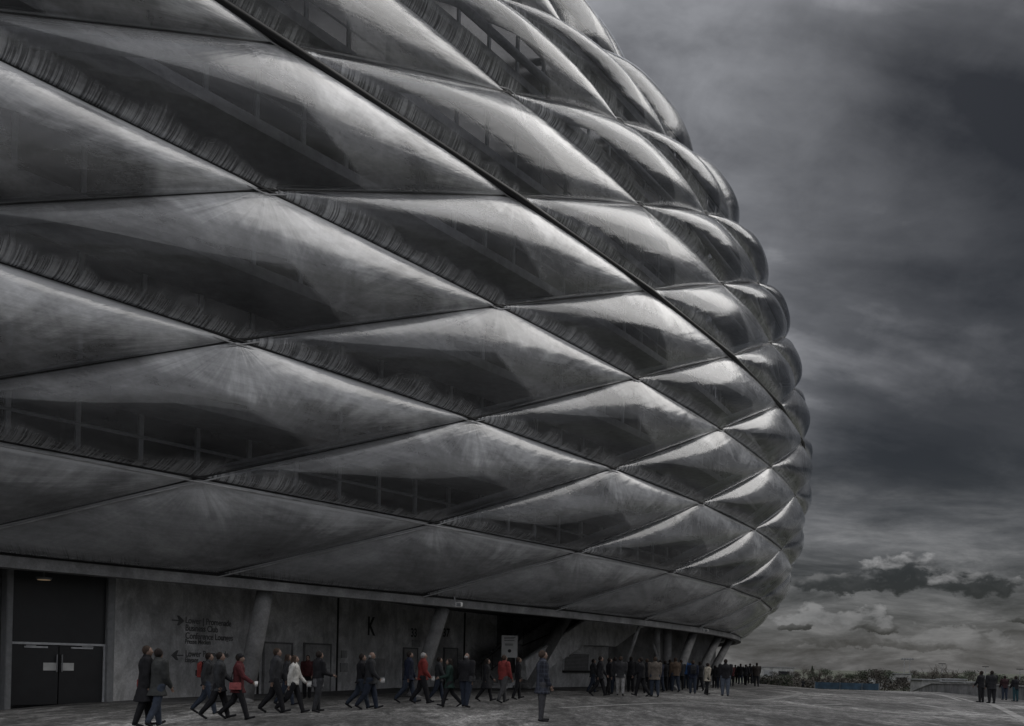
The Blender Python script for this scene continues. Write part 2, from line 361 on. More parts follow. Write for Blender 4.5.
PEOPLE = []
def person(px, head, feet, face, label, jacket=BLK, legs=BLK, hair=DHAIR, coat=.50, stride=.38, arms=(.35, .35), elbows=(.35, .35),
           build=1.0, hairstyle='short', hat=None, plaid=False, group='visitors walking along the stadium wall', skirt=None, lead=1,
           headturn=0., back=None, D=None):
    """face: heading in degrees, 0 = towards +x (to the right in the photo), 90 = away from the camera"""
    # where the feet stand
    lo, hi = 5., 220.
    if D is None:
        for _ in range(40):
            mid = (lo + hi) / 2; p = at_depth(px, feet, mid)
            if p.z > ground_z(p.x, p.y): lo = mid
            else: hi = mid
        D = (lo + hi) / 2
    p = at_depth(px, feet, D); gz = ground_z(p.x, p.y)
    H = (at_depth(px, head, D).z - gz); H = max(1.58, min(1.93, H))
    seed = len(PEOPLE) + 1
    root = empty('person', (p.x, p.y, gz), R(face - 90)); PEOPLE.append(root)
    tag(root, label, 'person', group)
    k = H; w = build * 1.12; stride = stride * .78
    def leg(side, sw, kb):
        h = Vector((side * .052 * w, 0, .52)); kn = h + Vector((0, math.sin(sw), -math.cos(sw))) * .245
        a = kn + Vector((0, math.sin(sw - kb), -math.cos(sw - kb))) * .235
        pitch = max(0, kb - sw) * .9 if sw < 0 else 0.15 * (sw > .1)
        if sw < 0: ft = a + Vector((side * .012, .095 * math.cos(pitch), -.03 - .095 * math.sin(pitch)))
        else: ft = a + Vector((side * .015, .11, -.022 + .03 * (sw > .15)))
        heel = a + Vector((0, -.022, -.024))
        return h, kn, a, ft, heel
    LG = [leg(-1, stride * lead, .08 if lead > 0 else .5 * abs(stride) / .38), leg(1, -stride * lead, .5 * abs(stride) / .38 if lead > 0 else .08)]
    if stride < .08: LG = [leg(-1, .04, .06), leg(1, -.04, .02)]
    mz = min(min(q[3].z - .014, q[4].z - .017) for q in LG)
    off = Vector((0, 0, -mz))
    LG = [tuple(v + off for v in q) for q in LG]; dz = -mz
    def V(x, y, z): return Vector((x, y, z + dz)) * k
    lean = .012 if stride > .1 else 0
    def arm(side, sw, el):
        s = Vector((side * .105 * w, lean, .815)); e = s + Vector((side * .03, math.sin(sw), -math.cos(sw))) * .175
        wv = Vector((-side * .06, math.sin(sw + el), -math.cos(sw + el))).normalized()
        h = e + wv * .15
        return s, e, h, wv
    AR = [arm(-1, arms[0], elbows[0]), arm(1, arms[1], elbows[1])]
    tr = Matrix.Rotation(headturn, 3, 'Z')
    hc = Vector((0, lean + .012, .93))
    # ---- body: one continuous skin
    bm = bmesh.new()
    loft(bm, [(0, 0, (z + dz) * k, a * k * w, b * k) for z, a, b in ((.49, .085, .06), (.54, .095, .068), (.62, .082, .058), (.72, .095, .062), (.80, .10, .058), (.835, .07, .045))])
    chain(bm, [V(0, lean, .82), V(0, lean + .004, .875)], [.034 * k, .030 * k])
    hm = tr
    ball(bm, V(*hc), .001, 6, 4)
    bmesh.ops.create_uvsphere(bm, u_segments=14, v_segments=10, radius=1, matrix=Matrix.Translation(V(*hc)) @ hm.to_4x4() @ Matrix.Diagonal((.043 * k, .053 * k, .062 * k, 1)))
    def HV(x, y, z): return V(*(hc + hm @ Vector((x, y, z))))
    ball(bm, HV(0, .022, -.038), .028 * k, 8, 6, (1, 1, .9))           # jaw
    chain(bm, [HV(0, .050, .006), HV(0, .062, -.012)], [.005 * k, .009 * k], 6)   # nose
    ball(bm, HV(0, .047, -.033), .010 * k, 8, 5, (1.6, .7, .5))         # mouth
    for s_ in (-1, 1): ball(bm, HV(s_ * .043, -.004, -.004), .011 * k, 6, 5, (.5, .8, 1.3))
    for s_, e_, h_, wv in AR:
        chain(bm, [V(*s_), V(*e_), V(*h_)], [.03 * k, .024 * k, .016 * k])
        pal = h_ + wv * .03
        chain(bm, [V(*h_), V(*pal), V(*(pal + wv * .02))], [.016 * k, .018 * k, .016 * k], 8)
    for q in LG:
        chain(bm, [q[0] * k, q[1] * k, q[2] * k], [.048 * k * w, .032 * k, .022 * k])
        chain(bm, [q[4] * k, q[3] * k], [.018 * k, .015 * k], 8)
    def fingers(b2):
        for side, (s_, e_, h_, wv) in zip((-1, 1), AR):
            base = h_ + wv * .045; ax = Vector((0, 1, 0)); ax = (ax - wv * ax.dot(wv)).normalized(); inn = wv.cross(ax) * side
            for i_, ln in enumerate((.040, .045, .042, .034)):
                b0 = base + ax * (.014 - i_ * .0095)
                m1 = b0 + wv * ln * .55 + inn * .002; m2 = m1 + (wv * .8 + inn * .5).normalized() * ln * .5
                for a_, c_, r0, r1 in ((b0, m1, .0048, .0045), (m1, m2, .0045, .0036)): tube(b2, V(*a_), V(*c_), r0 * k, r1 * k, 6)
            b0 = h_ + wv * .015 + ax * .014; m1 = b0 + (wv + ax * .9).normalized() * .024; m2 = m1 + (wv + ax * .2).normalized() * .018
            tube(b2, V(*b0), V(*m1), .006 * k, .005 * k, 6); tube(b2, V(*m1), V(*m2), .005 * k, .004 * k, 6)
    remesh(bm, 'body', SKIN, root, .015, extra=fingers)
    # ---- jacket or coat
    bm = bmesh.new(); c0 = coat
    rings = [(c0, .098 + .25 * max(0, .5 - c0), .082 + .18 * max(0, .5 - c0) + .06 * abs(stride) * (c0 < .48))]
    if c0 < .5: rings.append((.5, .102, .08))
    rings += [(.58, .100, .076), (.66, .098, .072), (.75, .112, .084), (.80, .112, .078), (.835, .092, .062), (.866, .046, .044)]
    loft(bm, [(0, lean * (z - .5) * 2, (z + dz) * k, a * k * w, b * k * w) for z, a, b in rings])
    for s_, e_, h_, wv in AR:
        chain(bm, [V(*s_), V(*e_), V(*(h_ - wv * .004))], [.046 * k * w, .039 * k * w, .030 * k])
    tube(bm, V(0, lean - .004, .835), V(0, lean + .001, .892), .054 * k, .047 * k, 12)
    jm = cl(jacket) if not plaid else cloth('plaid_wool', jacket, True)
    remesh(bm, 'coat' if coat < .47 else 'jacket', jm, root, .017, .006, seed)
    if skirt:
        bm = bmesh.new(); loft(bm, [(0, 0, (z + dz) * k, a * k, b * k) for z, a, b in ((.40, .112, .10), (.5, .105, .085), (.56, .095, .075))])
        remesh(bm, 'skirt', cl(skirt), root, .02, .004, seed)
    # ---- trousers
    bm = bmesh.new()
    loft(bm, [(0, 0, (z + dz) * k, a * k * w, b * k * w) for z, a, b in ((.475, .07, .058), (.51, .092, .068), (.58, .088, .064))])
    for q in LG:
        chain(bm, [q[0] * k, q[1] * k, (q[2] + Vector((0, 0, -.004))) * k], [.060 * k * w, .045 * k * w, .036 * k])
    remesh(bm, 'trousers', cl(legs), root, .017, .005, seed + 50)
    # ---- shoes
    for q in LG:
        bm = bmesh.new(); chain(bm, [q[4] * k, q[3] * k], [.022 * k, .018 * k], 8); tube(bm, q[2] * k, q[4] * k, .024 * k, .022 * k, 8)
        remesh(bm, 'shoe', cl(BLK), root, .014)
    # ---- hair or hat
    bm = bmesh.new()
    if hairstyle != 'bald':
        bmesh.ops.create_uvsphere(bm, u_segments=14, v_segments=10, radius=1, matrix=Matrix.Translation(HV(0, -.019, .014)) @ hm.to_4x4() @ Matrix.Diagonal((.053 * k, .058 * k, .063 * k, 1)))
        if hairstyle == 'long':
            chain(bm, [HV(0, -.035, .0), HV(0, -.045, -.05), HV(0, -.040, -.11)], [.045 * k, .042 * k, .034 * k])
            for s_ in (-1, 1): chain(bm, [HV(s_ * .036, -.008, 0), HV(s_ * .042, .0, -.06)], [.016 * k, .018 * k])
    else:
        bmesh.ops.create_uvsphere(bm, u_segments=14, v_segments=8, radius=1, matrix=Matrix.Translation(HV(0, -.018, -.010)) @ hm.to_4x4() @ Matrix.Diagonal((.045 * k, .042 * k, .034 * k, 1)))
    remesh(bm, 'hair', cl(hair), root, .014, .004, seed + 9)
    if hat:
        bm = bmesh.new()
        bmesh.ops.create_uvsphere(bm, u_segments=14, v_segments=10, radius=1, matrix=Matrix.Translation(HV(0, -.008, .032)) @ hm.to_4x4() @ Matrix.Diagonal((.052 * k, .058 * k, .044 * k, 1)))
        tube(bm, HV(0, -.008, .012), HV(0, -.008, .028), .054 * k, .054 * k, 14)
        remesh(bm, 'hat', cl(hat), root, .014)
    root['_k'] = k
    root_data[root.name] = dict(H=H, V=V, AR=AR, root=root, w=w)
    return root_data[root.name]
root_data = {}
def place(P_, v):
    """a point of a person's own frame in the world"""
    r = P_['root']; return Matrix.Translation(r.location) @ Matrix.Rotation(r.rotation_euler.z, 4, 'Z') @ v
def hand(P_, i):
    s, e, h, wv = P_['AR'][i]; return P_['V'](*(h + wv * .05))

def backpack(P_, col, label):
    k = P_['H']; o = empty('backpack', place(P_, P_['V'](0, -.115, .60)), P_['root'].rotation_euler.z); tag(o, label, 'backpack')
    bm = bmesh.new(); box(bm, (0, 0, .115 * k), (.17 * k, .075 * k, .23 * k)); ball(bm, (0, 0, .22 * k), .07 * k, 10, 6, (1.15, .55, .6))
    remesh(bm, 'pack', cl(col), o, .014, .005, 3)
    bm = bmesh.new(); box(bm, (0, -.05 * k, .07 * k), (.12 * k, .04 * k, .10 * k)); remesh(bm, 'pocket', cl(BLK), o, .014)
    for s in (-1, 1):
        pts = [Vector((s * .05, .01, .2)) * k, Vector((s * .062, .06, .262)) * k, Vector((s * .064, .155, .255)) * k, Vector((s * .072, .195, .17)) * k, Vector((s * .085, .17, .06)) * k, Vector((s * .07, .02, .02)) * k]
        v, f = polytube(pts, .010 * k); pyobj('strap', v, f, cl(BLK), o, True)
def shoulder_bag(P_, col, label, side=1):
    k = P_['H']; o = empty('handbag', place(P_, P_['V'](side * .135, -.01, .47)), P_['root'].rotation_euler.z); tag(o, label, 'bag')
    bm = bmesh.new(); box(bm, (0, 0, .05 * k), (.045 * k, .17 * k, .11 * k)); remesh(bm, 'bag_body', cl(col), o, .012, .004, 5)
    bm = bmesh.new(); box(bm, (side * .028 * k, 0, .07 * k), (.008, .15 * k, .06 * k), bevel=.002); obj('flap', bm, cl(col), o)
    v, f = polytube([Vector((0, -.07, .1)) * k, Vector((-side * .03, -.05, .25)) * k, Vector((-side * .05, 0, .385)) * k, Vector((-side * .02, .06, .25)) * k, Vector((0, .07, .1)) * k], .006 * k)
    pyobj('strap', v, f, cl(BLK), o, True)
def paper(P_, i, label, name='paper'):
    p = place(P_, hand(P_, i)); o = empty(name, p, P_['root'].rotation_euler.z); tag(o, label, name)
    vs, fs = [], []; n = 5
    for a in range(n + 1):
        for b in range(n + 1):
            x = (a / n - .5) * .12; z = (b / n - .5) * .16
            vs.append((.02 * math.sin(b * 1.1) + .008, x + .05, z + .02))
    for a in range(n):
        for b in range(n):
            q = a * (n + 1) + b; fs.append((q, q + 1, q + n + 2, q + n + 1))
    s = pyobj('sheet', vs, fs, MAT['paper'], o); sd = s.modifiers.new('t', 'SOLIDIFY'); sd.thickness = .004
def cup(P_, i, label):
    p = place(P_, hand(P_, i)); o = empty('paper_cup', p, 0); tag(o, label, 'cup')
    bm = bmesh.new(); tube(bm, (.03, 0, -.05), (.03, 0, .06), .03, .042, 14); obj('cup_body', bm, MAT['white'], o, True)
    bm = bmesh.new(); tube(bm, (.03, 0, .061), (.03, 0, .072), .044, .042, 14); obj('lid', bm, MAT['white'], o, True)

W1 = 'visitors walking along the stadium wall'; W2 = 'visitors gathered by the columns'; W3 = 'distant crowd at the far end of the stadium'; W4 = 'far visitors on the open esplanade'
A = person(144.5, 647, 727, 25, 'brown haired person in long black coat, nearest the double door, left of the pair', BLK, BLK, BHAIR, .30, .18, (.1, -.05), (.2, .2), headturn=-.4)
b_ = shoulder_bag(A, (.2, .04, .037), 'red bag hanging behind the long black coat beside the double door', -1)
person(156, 649, 727.5, 65, 'dark haired person in charcoal hip-length jacket and blue jeans beside the long black coat', (.035, .037, .036), JEAN, DHAIR, .40, .32, (-.1, .1), (.15, .5), headturn=.2)
A = person(207, 657, 714, 5, 'half hidden walker in blue jeans wearing a red backpack', CHAR, JEAN, DHAIR, .46, .42, (.4, -.3), (.3, .3), lead=-1)
backpack(A, RED, 'red backpack with black pocket on the walker in blue jeans')
person(218, 653, 719, 8, 'walker in dark grey hooded parka and black trousers in front of the red backpack', (.035, .037, .04), BLK, DHAIR, .42, .40, (.3, -.1), (.7, .3))
A = person(237.5, 655.5, 719.5, 4, 'striding person in burgundy coat and black beanie with pink shoulder bag', BURG, BLK, DHAIR, .42, .46, (-.35, .5), (.2, .5), .92, 'short', BLK, lead=-1)
shoulder_bag(A, (.28, .08, .08), 'dull pink shoulder bag on the burgundy coat')
cup(A, 1, 'white paper cup held by the person in burgundy coat')
person(275, 647.5, 713, 5, 'tall fair haired walker in black jacket with pale grey stripes', (.035, .036, .04), BLK, BHAIR, .47, .40, (.2, -.3), (.3, .3), lead=-1)
person(286.5, 655, 706, 3, 'brown haired walker in dark clothes half hidden behind the white jacket', CHAR, DJEAN, BHAIR, .46, .34, (.2, -.2), (.3, .3), .95, 'long')
A = person(293, 654, 713, 2, 'long haired person in short white puffer jacket and black leggings', WHITE, BLK, BHAIR, .50, .46, (.35, -.3), (.4, .2), .98, 'long')
paper(A, 0, 'folded white leaflet carried by the person in white puffer jacket', 'leaflet')
person(307, 658, 696, -85, 'person in black and red jacket facing the camera by the grey steel door', (.05, .014, .015), BLK, DHAIR, .50, .04, (.1, .1), (.6, .6), group='visitors standing by the wall', D=41)
person(317.5, 652, 712.5, 40, 'person in black top and grey skirt seen from behind at the steel door', BLK, CHAR, DHAIR, .55, .16, (.1, .2), (.2, 1.1), skirt=(.11, .11, .115))
person(360.5, 653, 708.5, 6, 'walker in black jacket and blue jeans beside the balding walker, below the letter K', BLK, JEAN, DHAIR, .47, .42, (-.3, .3), (.2, .3), lead=-1)
A = person(369.5, 651.5, 709.5, 6, 'balding walker in dark grey coat holding white paper, below the letter K', (.022, .023, .025), DJEAN, GHAIR, .44, .36, (-.2, .25), (.2, .5), 1.08, 'bald')
paper(A, 1, 'white paper in the hand of the balding walker below the letter K')
person(408, 651, 703, 4, 'walker in navy jacket and blue jeans left of the red jacket', NAVY, JEAN, DHAIR, .45, .40, (.2, -.2), (.3, .3), 1.05)
A = person(422, 652.5, 704, 6, 'grey haired walker in bright red jacket holding a white paper', RED, BLK, GHAIR, .47, .36, (-.2, .2), (.2, .5), 1.08, lead=-1)
paper(A, 1, 'white paper in the hand of the grey haired walker in red jacket')
person(449, 659, 707, -170, 'long haired person in dark green coat and black tights walking left', GREEN, BLK, DHAIR, .40, .42, (.3, -.2), (1.0, .3), .92, 'long')
A = person(465.5, 653.5, 707.5, 60, 'balding person in black padded jacket and dark jeans with a shoulder strap', BLK, DJEAN, GHAIR, .47, .12, (.1, -.1), (.2, .2), 1.15, 'bald')
shoulder_bag(A, CHAR, 'small black bag on the balding person in padded jacket', 1)
person(486, 658.5, 701.5, -5, 'long haired person in long black coat left of the red vest', BLK, BLK, DHAIR, .30, .36, (.2, -.2), (.5, .3), .92, 'long')
person(503, 655.5, 703, 35, 'brown haired person in bright red jacket with dark sleeves under the white sign board', (.17, .03, .028), (.06, .06, .062), BHAIR, .48, .28, (-.1, .2), (.3, .3), 1.12)
person(517.5, 658, 699.5, 10, 'person in short black coat and black tights right of the red jacket', BLK, BLK, BHAIR, .46, .20, (.1, -.1), (.3, .3), .9)
person(541.5, 651, 721.5, 10, 'person standing alone in long navy plaid coat and grey trousers', (.018, .020, .028), (.05, .05, .055), BHAIR, .385, .05, (-.05, .12), (.12, .35), 1.0, plaid=True, group='visitors standing still', headturn=-.1)
person(599.5, 656, 696, -8, 'dark clothed walker leading left at the shuttered window', BLK, BLK, DHAIR, .44, .40, (.3, -.3), (.4, .3), group=W2)
person(608.5, 658.5, 695, 15, 'slim person in black right of the shuttered window', BLK, BLK, DHAIR, .48, .15, (.1, -.1), (.3, .3), .92, group=W2)
person(620, 657, 696, 85, 'brown haired person in charcoal jacket and light grey trousers seen from behind', (.03, .03, .032), (.26, .255, .25), BHAIR, .46, .20, (.1, -.1), (.2, .2), 1.1, group=W2)
person(630.5, 657, 692, 90, 'person in black between the light grey trousers and the wide stance', BLK, BLK, DHAIR, .44, .06, (.1, .1), (.6, .6), group=W2)
person(640.5, 657.5, 696.5, 150, 'person in black jacket standing with legs wide apart', BLK, BLK, DHAIR, .47, .34, (.2, -.2), (.5, .4), 1.08, group=W2)
person(654.5, 657.5, 697, 95, 'person in grey brown coat and blue jeans seen from behind', (.10, .085, .072), JEAN, BHAIR, .42, .16, (.1, -.1), (.2, .2), 1.1, group=W2)
person(664.5, 661, 691, 100, 'half hidden person in black behind the grey brown coat', BLK, BLK, DHAIR, .46, .12, group=W2)
person(675, 658, 692, 110, 'fair haired person in brown jacket and blue jeans left of the blue jacket', BROWN, JEAN, BHAIR, .46, .2, (.1, -.1), (.3, .3), 1.12, group=W2)
person(686, 657.5, 689, 80, 'person in bright blue jacket between brown and navy jackets', BLUE, JEAN, GHAIR, .48, .12, group=W2)
A = person(692.5, 661, 694, 85, 'person in navy jacket and jeans with a dark backpack', NAVY, JEAN, BHAIR, .46, .12, (.1, -.1), (.3, .3), 1.05, group=W2)
backpack(A, CHAR, 'charcoal backpack on the person in navy jacket')
person(707, 663.5, 695, 20, 'dark haired person in cream coat and black tights', BEIGE, BLK, DHAIR, .42, .18, (.1, -.2), (.2, .5), 1.0, group=W2)
person(714.5, 667, 688, 100, 'person in black behind the cream coat', BLK, BLK, DHAIR, .46, .1, group=W2)
person(725, 659.5, 696, 88, 'tall broad person in black jacket and light blue jeans seen from behind', BLK, (.075, .09, .115), DHAIR, .48, .08, (.05, .05), (.1, .1), 1.2, group=W2)
for (x, h, f_, fc, j, l_, hr, st_, t) in (
    (614.5, 657.5, 694, 100, CHAR, DJEAN, DHAIR, .12, 'person in charcoal left of the light grey trousers'),
    (646.5, 659, 693.5, 80, BLK, BLK, BHAIR, .1, 'brown haired person in black left of the grey brown coat'),
    (659.8, 660.5, 692, 120, NAVY, DJEAN, DHAIR, .2, 'person in navy right of the grey brown coat'),
    (669.5, 660, 690.5, 60, BLK, DJEAN, DHAIR, .12, 'person in black left of the brown jacket, by the round column'),
    (680.5, 660, 690, 95, CHAR, BLK, BHAIR, .1, 'person in charcoal between the brown and the blue jackets'),
    (699.5, 662, 691, 110, BLK, BLK, DHAIR, .22, 'person in black left of the cream coat'),
    (719.5, 664, 689, 75, CHAR, DJEAN, BHAIR, .12, 'person in charcoal left of the tall broad jacket'),
    (731.5, 664.5, 686, 100, BURG, BLK, DHAIR, .1, 'person in burgundy right of the tall broad jacket'),
    (592.5, 659.5, 693, 10, CHAR, DJEAN, DHAIR, .28, 'person in charcoal at the left edge of the group by the kiosk')):
    person(x, h, f_, fc, t, j, l_, hr, .46, st_, group=W2, build=1.05)
person(778, 667.2, 681.5, 60, 'tiny far person in charcoal second right of the far crowd', CHAR, BLK, BHAIR, .46, .14, group=W3)
person(786.5, 667.5, 682.5, 100, 'tiny far person in dark clothes between the far crowd and the open esplanade', BLK, DJEAN, DHAIR, .46, .14, group=W3)
person(771.5, 666.5, 682.5, 60, 'lone person in black just right of the far crowd', BLK, BLK, DHAIR, .46, .14, group=W3)
person(438, 657, 702, 8, 'dark haired walker in charcoal right of the bright red jacket, behind the others', CHAR, DJEAN, DHAIR, .46, .35)
crowd = [(735, 665, 683, BLK, BLK, 'in black right behind the tall broad jacket'), (740.3, 664, 684.5, BLK, DJEAN, 'in dark jeans second from the left of the far crowd'), (745.5, 664.8, 685.5, CHAR, BLK, 'in charcoal at the centre of the far crowd'),
         (749.8, 663.8, 684, BLK, BLK, 'in black coat left of the brown jacket'), (756.5, 663.2, 686.8, (.05, .042, .037), CHAR, 'in grey brown jacket nearest of the far crowd'), (765.5, 665.2, 683, BLK, DJEAN, 'in black at the right end of the far crowd'),
         (737.8, 666, 683.3, CHAR, BLK, 'small and dark between two larger ones of the far crowd'), (753.2, 665.5, 684, NAVY, DJEAN, 'in navy behind the grey brown jacket'), (760.8, 667, 682, BLK, BLK, 'shortest in black between the grey brown jacket and the last one')]
for i, (x, h, f_, j, l, t) in enumerate(crowd):
    person(x, h, f_, 70 + 25 * math.sin(i * 2.3), 'person ' + t, j, l, [DHAIR, BHAIR][i % 2], .45, .14, group=W3, build=1.1)
person(803, 666, 688, 80, 'broad person in black, left of two alone on the open esplanade', BLK, BLK, DHAIR, .46, .12, group=W4, build=1.12)
person(822, 667, 687, 95, 'person in black, right of two alone on the open esplanade', BLK, CHAR, DHAIR, .46, .14, group=W4)
W5 = 'visitors beside the right hand parapet'
person(981, 676, 702.5, 120, 'slim person in black, leftmost of four beside the parapet', BLK, BLK, DHAIR, .46, .06, group=W5)
person(991.5, 675, 703.5, 95, 'broad person in black long jacket beside the parapet, second from left', BLK, BLK, DHAIR, .43, .10, (.15, .15), (.3, .3), 1.15, group=W5)
person(1004.5, 674.5, 700, 85, 'person in dark red black jacket and blue jeans beside the parapet', (.03, .014, .016), JEAN, DHAIR, .48, .1, group=W5, build=1.05)
person(1015.5, 674.5, 701.5, 100, 'person in black jacket and teal jeans, rightmost beside the parapet', BLK, (.02, .05, .06), DHAIR, .48, .1, group=W5, build=1.02)
for r_ in PEOPLE: del r_['_k']

# ------------------------------------------------------------------ stadium shell
Q = dict(cx=-70.4643, cy=68.4044, R=89.7341, th0=5.68215, dth=.10949, skew=-.00578, e2=-.17947, ph2=-3.8582,
         e3=.00127, f3=.00098, e4=.00456, f4=.00109)
ZL = [4.298, 6.602, 10.158, 13.991, 17.780, 21.795, 25.300, 27.852, 31.115, 33.9, 36.0]
DL = [0, 2.586, 4.005, 4.877, 5.222, 4.593, 3.909, 3.002, 1.272, -1.9, -6.2]
TL = [.00992, -.01644, -.00915, -.00189, .00588, .01719, .01586, -.00673, -.01463, -.0148, -.0148]
TC = [-.00601, .0017, .00482, .00426, .00082, -.00615, .00056]
def prof(arr, li):
    li = max(0, min(len(arr) - 1.0001, li)); i = int(li); f = li - i; return arr[i] * (1 - f) + arr[i + 1] * f
def theta(c, li):
    cc = max(0, min(5.9999, c)); i = int(cc); tc = TC[i] * (1 - (cc - i)) + TC[i + 1] * (cc - i)
    return Q['th0'] + c * Q['dth'] + (li - 1) * Q['skew'] + prof(TL, li) + tc
def plan_r(th):
    return Q['R'] * (1 + Q['e2'] * math.cos(2 * (th - Q['ph2'])) + Q['e3'] * math.cos(3 * th) + Q['f3'] * math.sin(3 * th) + Q['e4'] * math.cos(4 * th) + Q['f4'] * math.sin(4 * th))
def shell(th, d, z):
    r = plan_r(th) + d; return Vector((Q['cx'] + r * math.cos(th), Q['cy'] + r * math.sin(th), z))
def node(c, li, off=0.):
    return shell(theta(c, li), prof(DL, li) + off, prof(ZL, li) if li <= 10 else ZL[-1])
NR = 10           # node rings 0..10
stadium = empty('stadium', (Q['cx'], Q['cy'], .2))
tag(stadium, 'huge rounded stadium clad in grey inflated diamond cushions above a concrete ground floor', 'stadium')
SO = Vector((-Q['cx'], -Q['cy'], -.2))
def sobj(name, vs, fs, mat, parent=None, smooth=False):
    o = pyobj(name, [Vector(v) + SO for v in vs], fs, mat, stadium, smooth)
    if parent: o.parent = parent
    return o
def sbm(name, bm, mat, parent=None, smooth=False):
    bmesh.ops.translate(bm, verts=bm.verts, vec=SO); return obj(name, bm, mat, parent or stadium, smooth)

def cushion_geo(p00, p10, p11, p01, out, nu, nv, amp, seed=0, lean=.0):
    vs, fs, uv = [], [], []
    for j in range(nv + 1):
        tv = j / nv; v = .5 - .5 * math.cos(PI * tv)
        for i in range(nu + 1):
            tu = i / nu; u = .5 - .5 * math.cos(PI * tu)
            p = p00.lerp(p10, u).lerp(p01.lerp(p11, u), v)
            a, b = max(0, 1 - (2 * u - 1) ** 2), max(0, 1 - (2 * v - 1) ** 2)
            h = (a ** .56) * (b ** .52)
            h *= 1 + .10 * (noise.noise(Vector((u * 2.5 + seed, v * 2, seed * .7))))
            pk = .05 * (1 - b) * math.sin(u * 60 + seed) * a * b
            vs.append(p + out * (amp * (h + pk))); uv.append((u, v))
    for j in range(nv):
        for i in range(nu):
            q = j * (nu + 1) + i; fs.append((q, q + 1, q + nu + 2, q + nu + 1))
    return vs, fs, uv
def set_uv(me, uv):
    l = me.uv_layers.new(name='UVMap')
    for lp in me.loops: l.data[lp.index].uv = uv[lp.vertex_index]
def outward(a, b, c, d):
    n_ = (b - a + (c - d)).cross(d - a + (c - b)).normalized()
    ctr = Vector((Q['cx'], Q['cy'], 12)); m = (a + b + c + d) / 4
    return n_ if n_.dot(m - ctr) > 0 else -n_
C0, C1 = -2, 7
for li in range(NR):
    for c in range(C0, C1 + 1):
        a, b, cc, d = node(c, li), node(c + 1, li), node(c + 2, li + 1), node(c + 1, li + 1)
        out = outward(a, b, cc, d); hgt = (d - a).length
        amp = (.80 + .30 * sm(1.5, 4, c)) if li else .5
        if li >= 5: amp = 1.1
        near = c < 4
        vs, fs, uv = cushion_geo(a, b, cc, d, out, 40 if near else 26, 28 if near else 20, amp, li * 7.3 + c * 3.1)
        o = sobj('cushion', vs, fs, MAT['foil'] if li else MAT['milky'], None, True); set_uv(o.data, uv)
# the rest of the ring all the way round the far side
vs, fs, uv = [], [], []
c_end = C1 + 1; ntot = 2 * PI / Q['dth']; rest = ntot - (c_end - C0); nrest = round(rest)
def rnode(k, li):
    t = k / nrest; a = theta(c_end, li); b = theta(C0, li) + 2 * PI
    # slide the column phase so that the last column meets the first one
    return shell(a + (b - a) * t, prof(DL, li), prof(ZL, li))
for li in range(NR):
    for k in range(nrest):
        a, b, d, cc = rnode(k, li), rnode(k + 1, li), None, None
        def up(kk):
            if kk <= nrest: return rnode(kk, li + 1)
            return node(C0 + kk - nrest, li + 1)
        d, cc = up(k + 1), up(k + 2)
        g = cushion_geo(a, b, cc, d, outward(a, b, cc, d), 7, 5, 0.9 if li else .5)
        n0 = len(vs); vs += g[0]; uv += g[2]; fs += [tuple(x + n0 for x in f) for f in g[1]]
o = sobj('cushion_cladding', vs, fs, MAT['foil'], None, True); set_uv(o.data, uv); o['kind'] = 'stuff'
# seams
for li in range(NR + 1):
    pts = [node(c, li, .02) for c in range(C0 - 1, C1 + 3)]
    v, f = polytube(pts, .10 if li == 4 else .05, 6)
    sobj('ring_seam', v, f, MAT['seam'], None, True)
    if li == 4:
        v, f = polytube([node(c, li, .16) for c in range(C0 - 1, C1 + 3)], .10, 8); sobj('gutter_rail', v, f, MAT['seam'], None, True)
for m_ in range(C0 - NR, C1 + 2):
    pts = [node(m_ + li, li, .02) for li in range(NR + 1) if C0 - 1 <= m_ + li <= C1 + 2]
    if len(pts) > 1:
        v, f = polytube(pts, .045, 6); sobj('diagonal_seam', v, f, MAT['seam'], None, True)
# pale clamp profiles along every seam, added to stand in for bright highlight lines
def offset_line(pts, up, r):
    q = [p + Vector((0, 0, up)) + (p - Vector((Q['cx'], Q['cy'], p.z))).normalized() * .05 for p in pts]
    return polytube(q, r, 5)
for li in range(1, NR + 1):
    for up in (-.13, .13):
        v, f = offset_line([node(c, li) for c in range(C0 - 1, C1 + 3)], up, .022); sobj('clamp_highlight', v, f, MAT['clamp'], None, True)
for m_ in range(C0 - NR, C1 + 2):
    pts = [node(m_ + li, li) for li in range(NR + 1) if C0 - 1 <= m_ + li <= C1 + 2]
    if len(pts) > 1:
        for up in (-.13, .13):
            v, f = offset_line(pts, up, .022); sobj('clamp_highlight', v, f, MAT['clamp'], None, True)
# inner steel grid behind the foil
def inner_node(c, li): return node(c, li, -1.0)
vs, fs = [], []
for li in range(NR + 1):
    v, f = polytube([inner_node(c, li) for c in range(C0 - 1, C1 + 3)], .17, 5); n0 = len(vs); vs += v; fs += [tuple(x + n0 for x in q) for q in f]
for m_ in range(C0 - NR, C1 + 2):
    pts = [inner_node(m_ + li, li) for li in range(NR + 1) if C0 - 1 <= m_ + li <= C1 + 2]
    if len(pts) > 1:
        v, f = polytube(pts, .20, 5); n0 = len(vs); vs += v; fs += [tuple(x + n0 for x in q) for q in f]
sobj('steel_grid', vs, fs, MAT['lightsteel'], None, True)

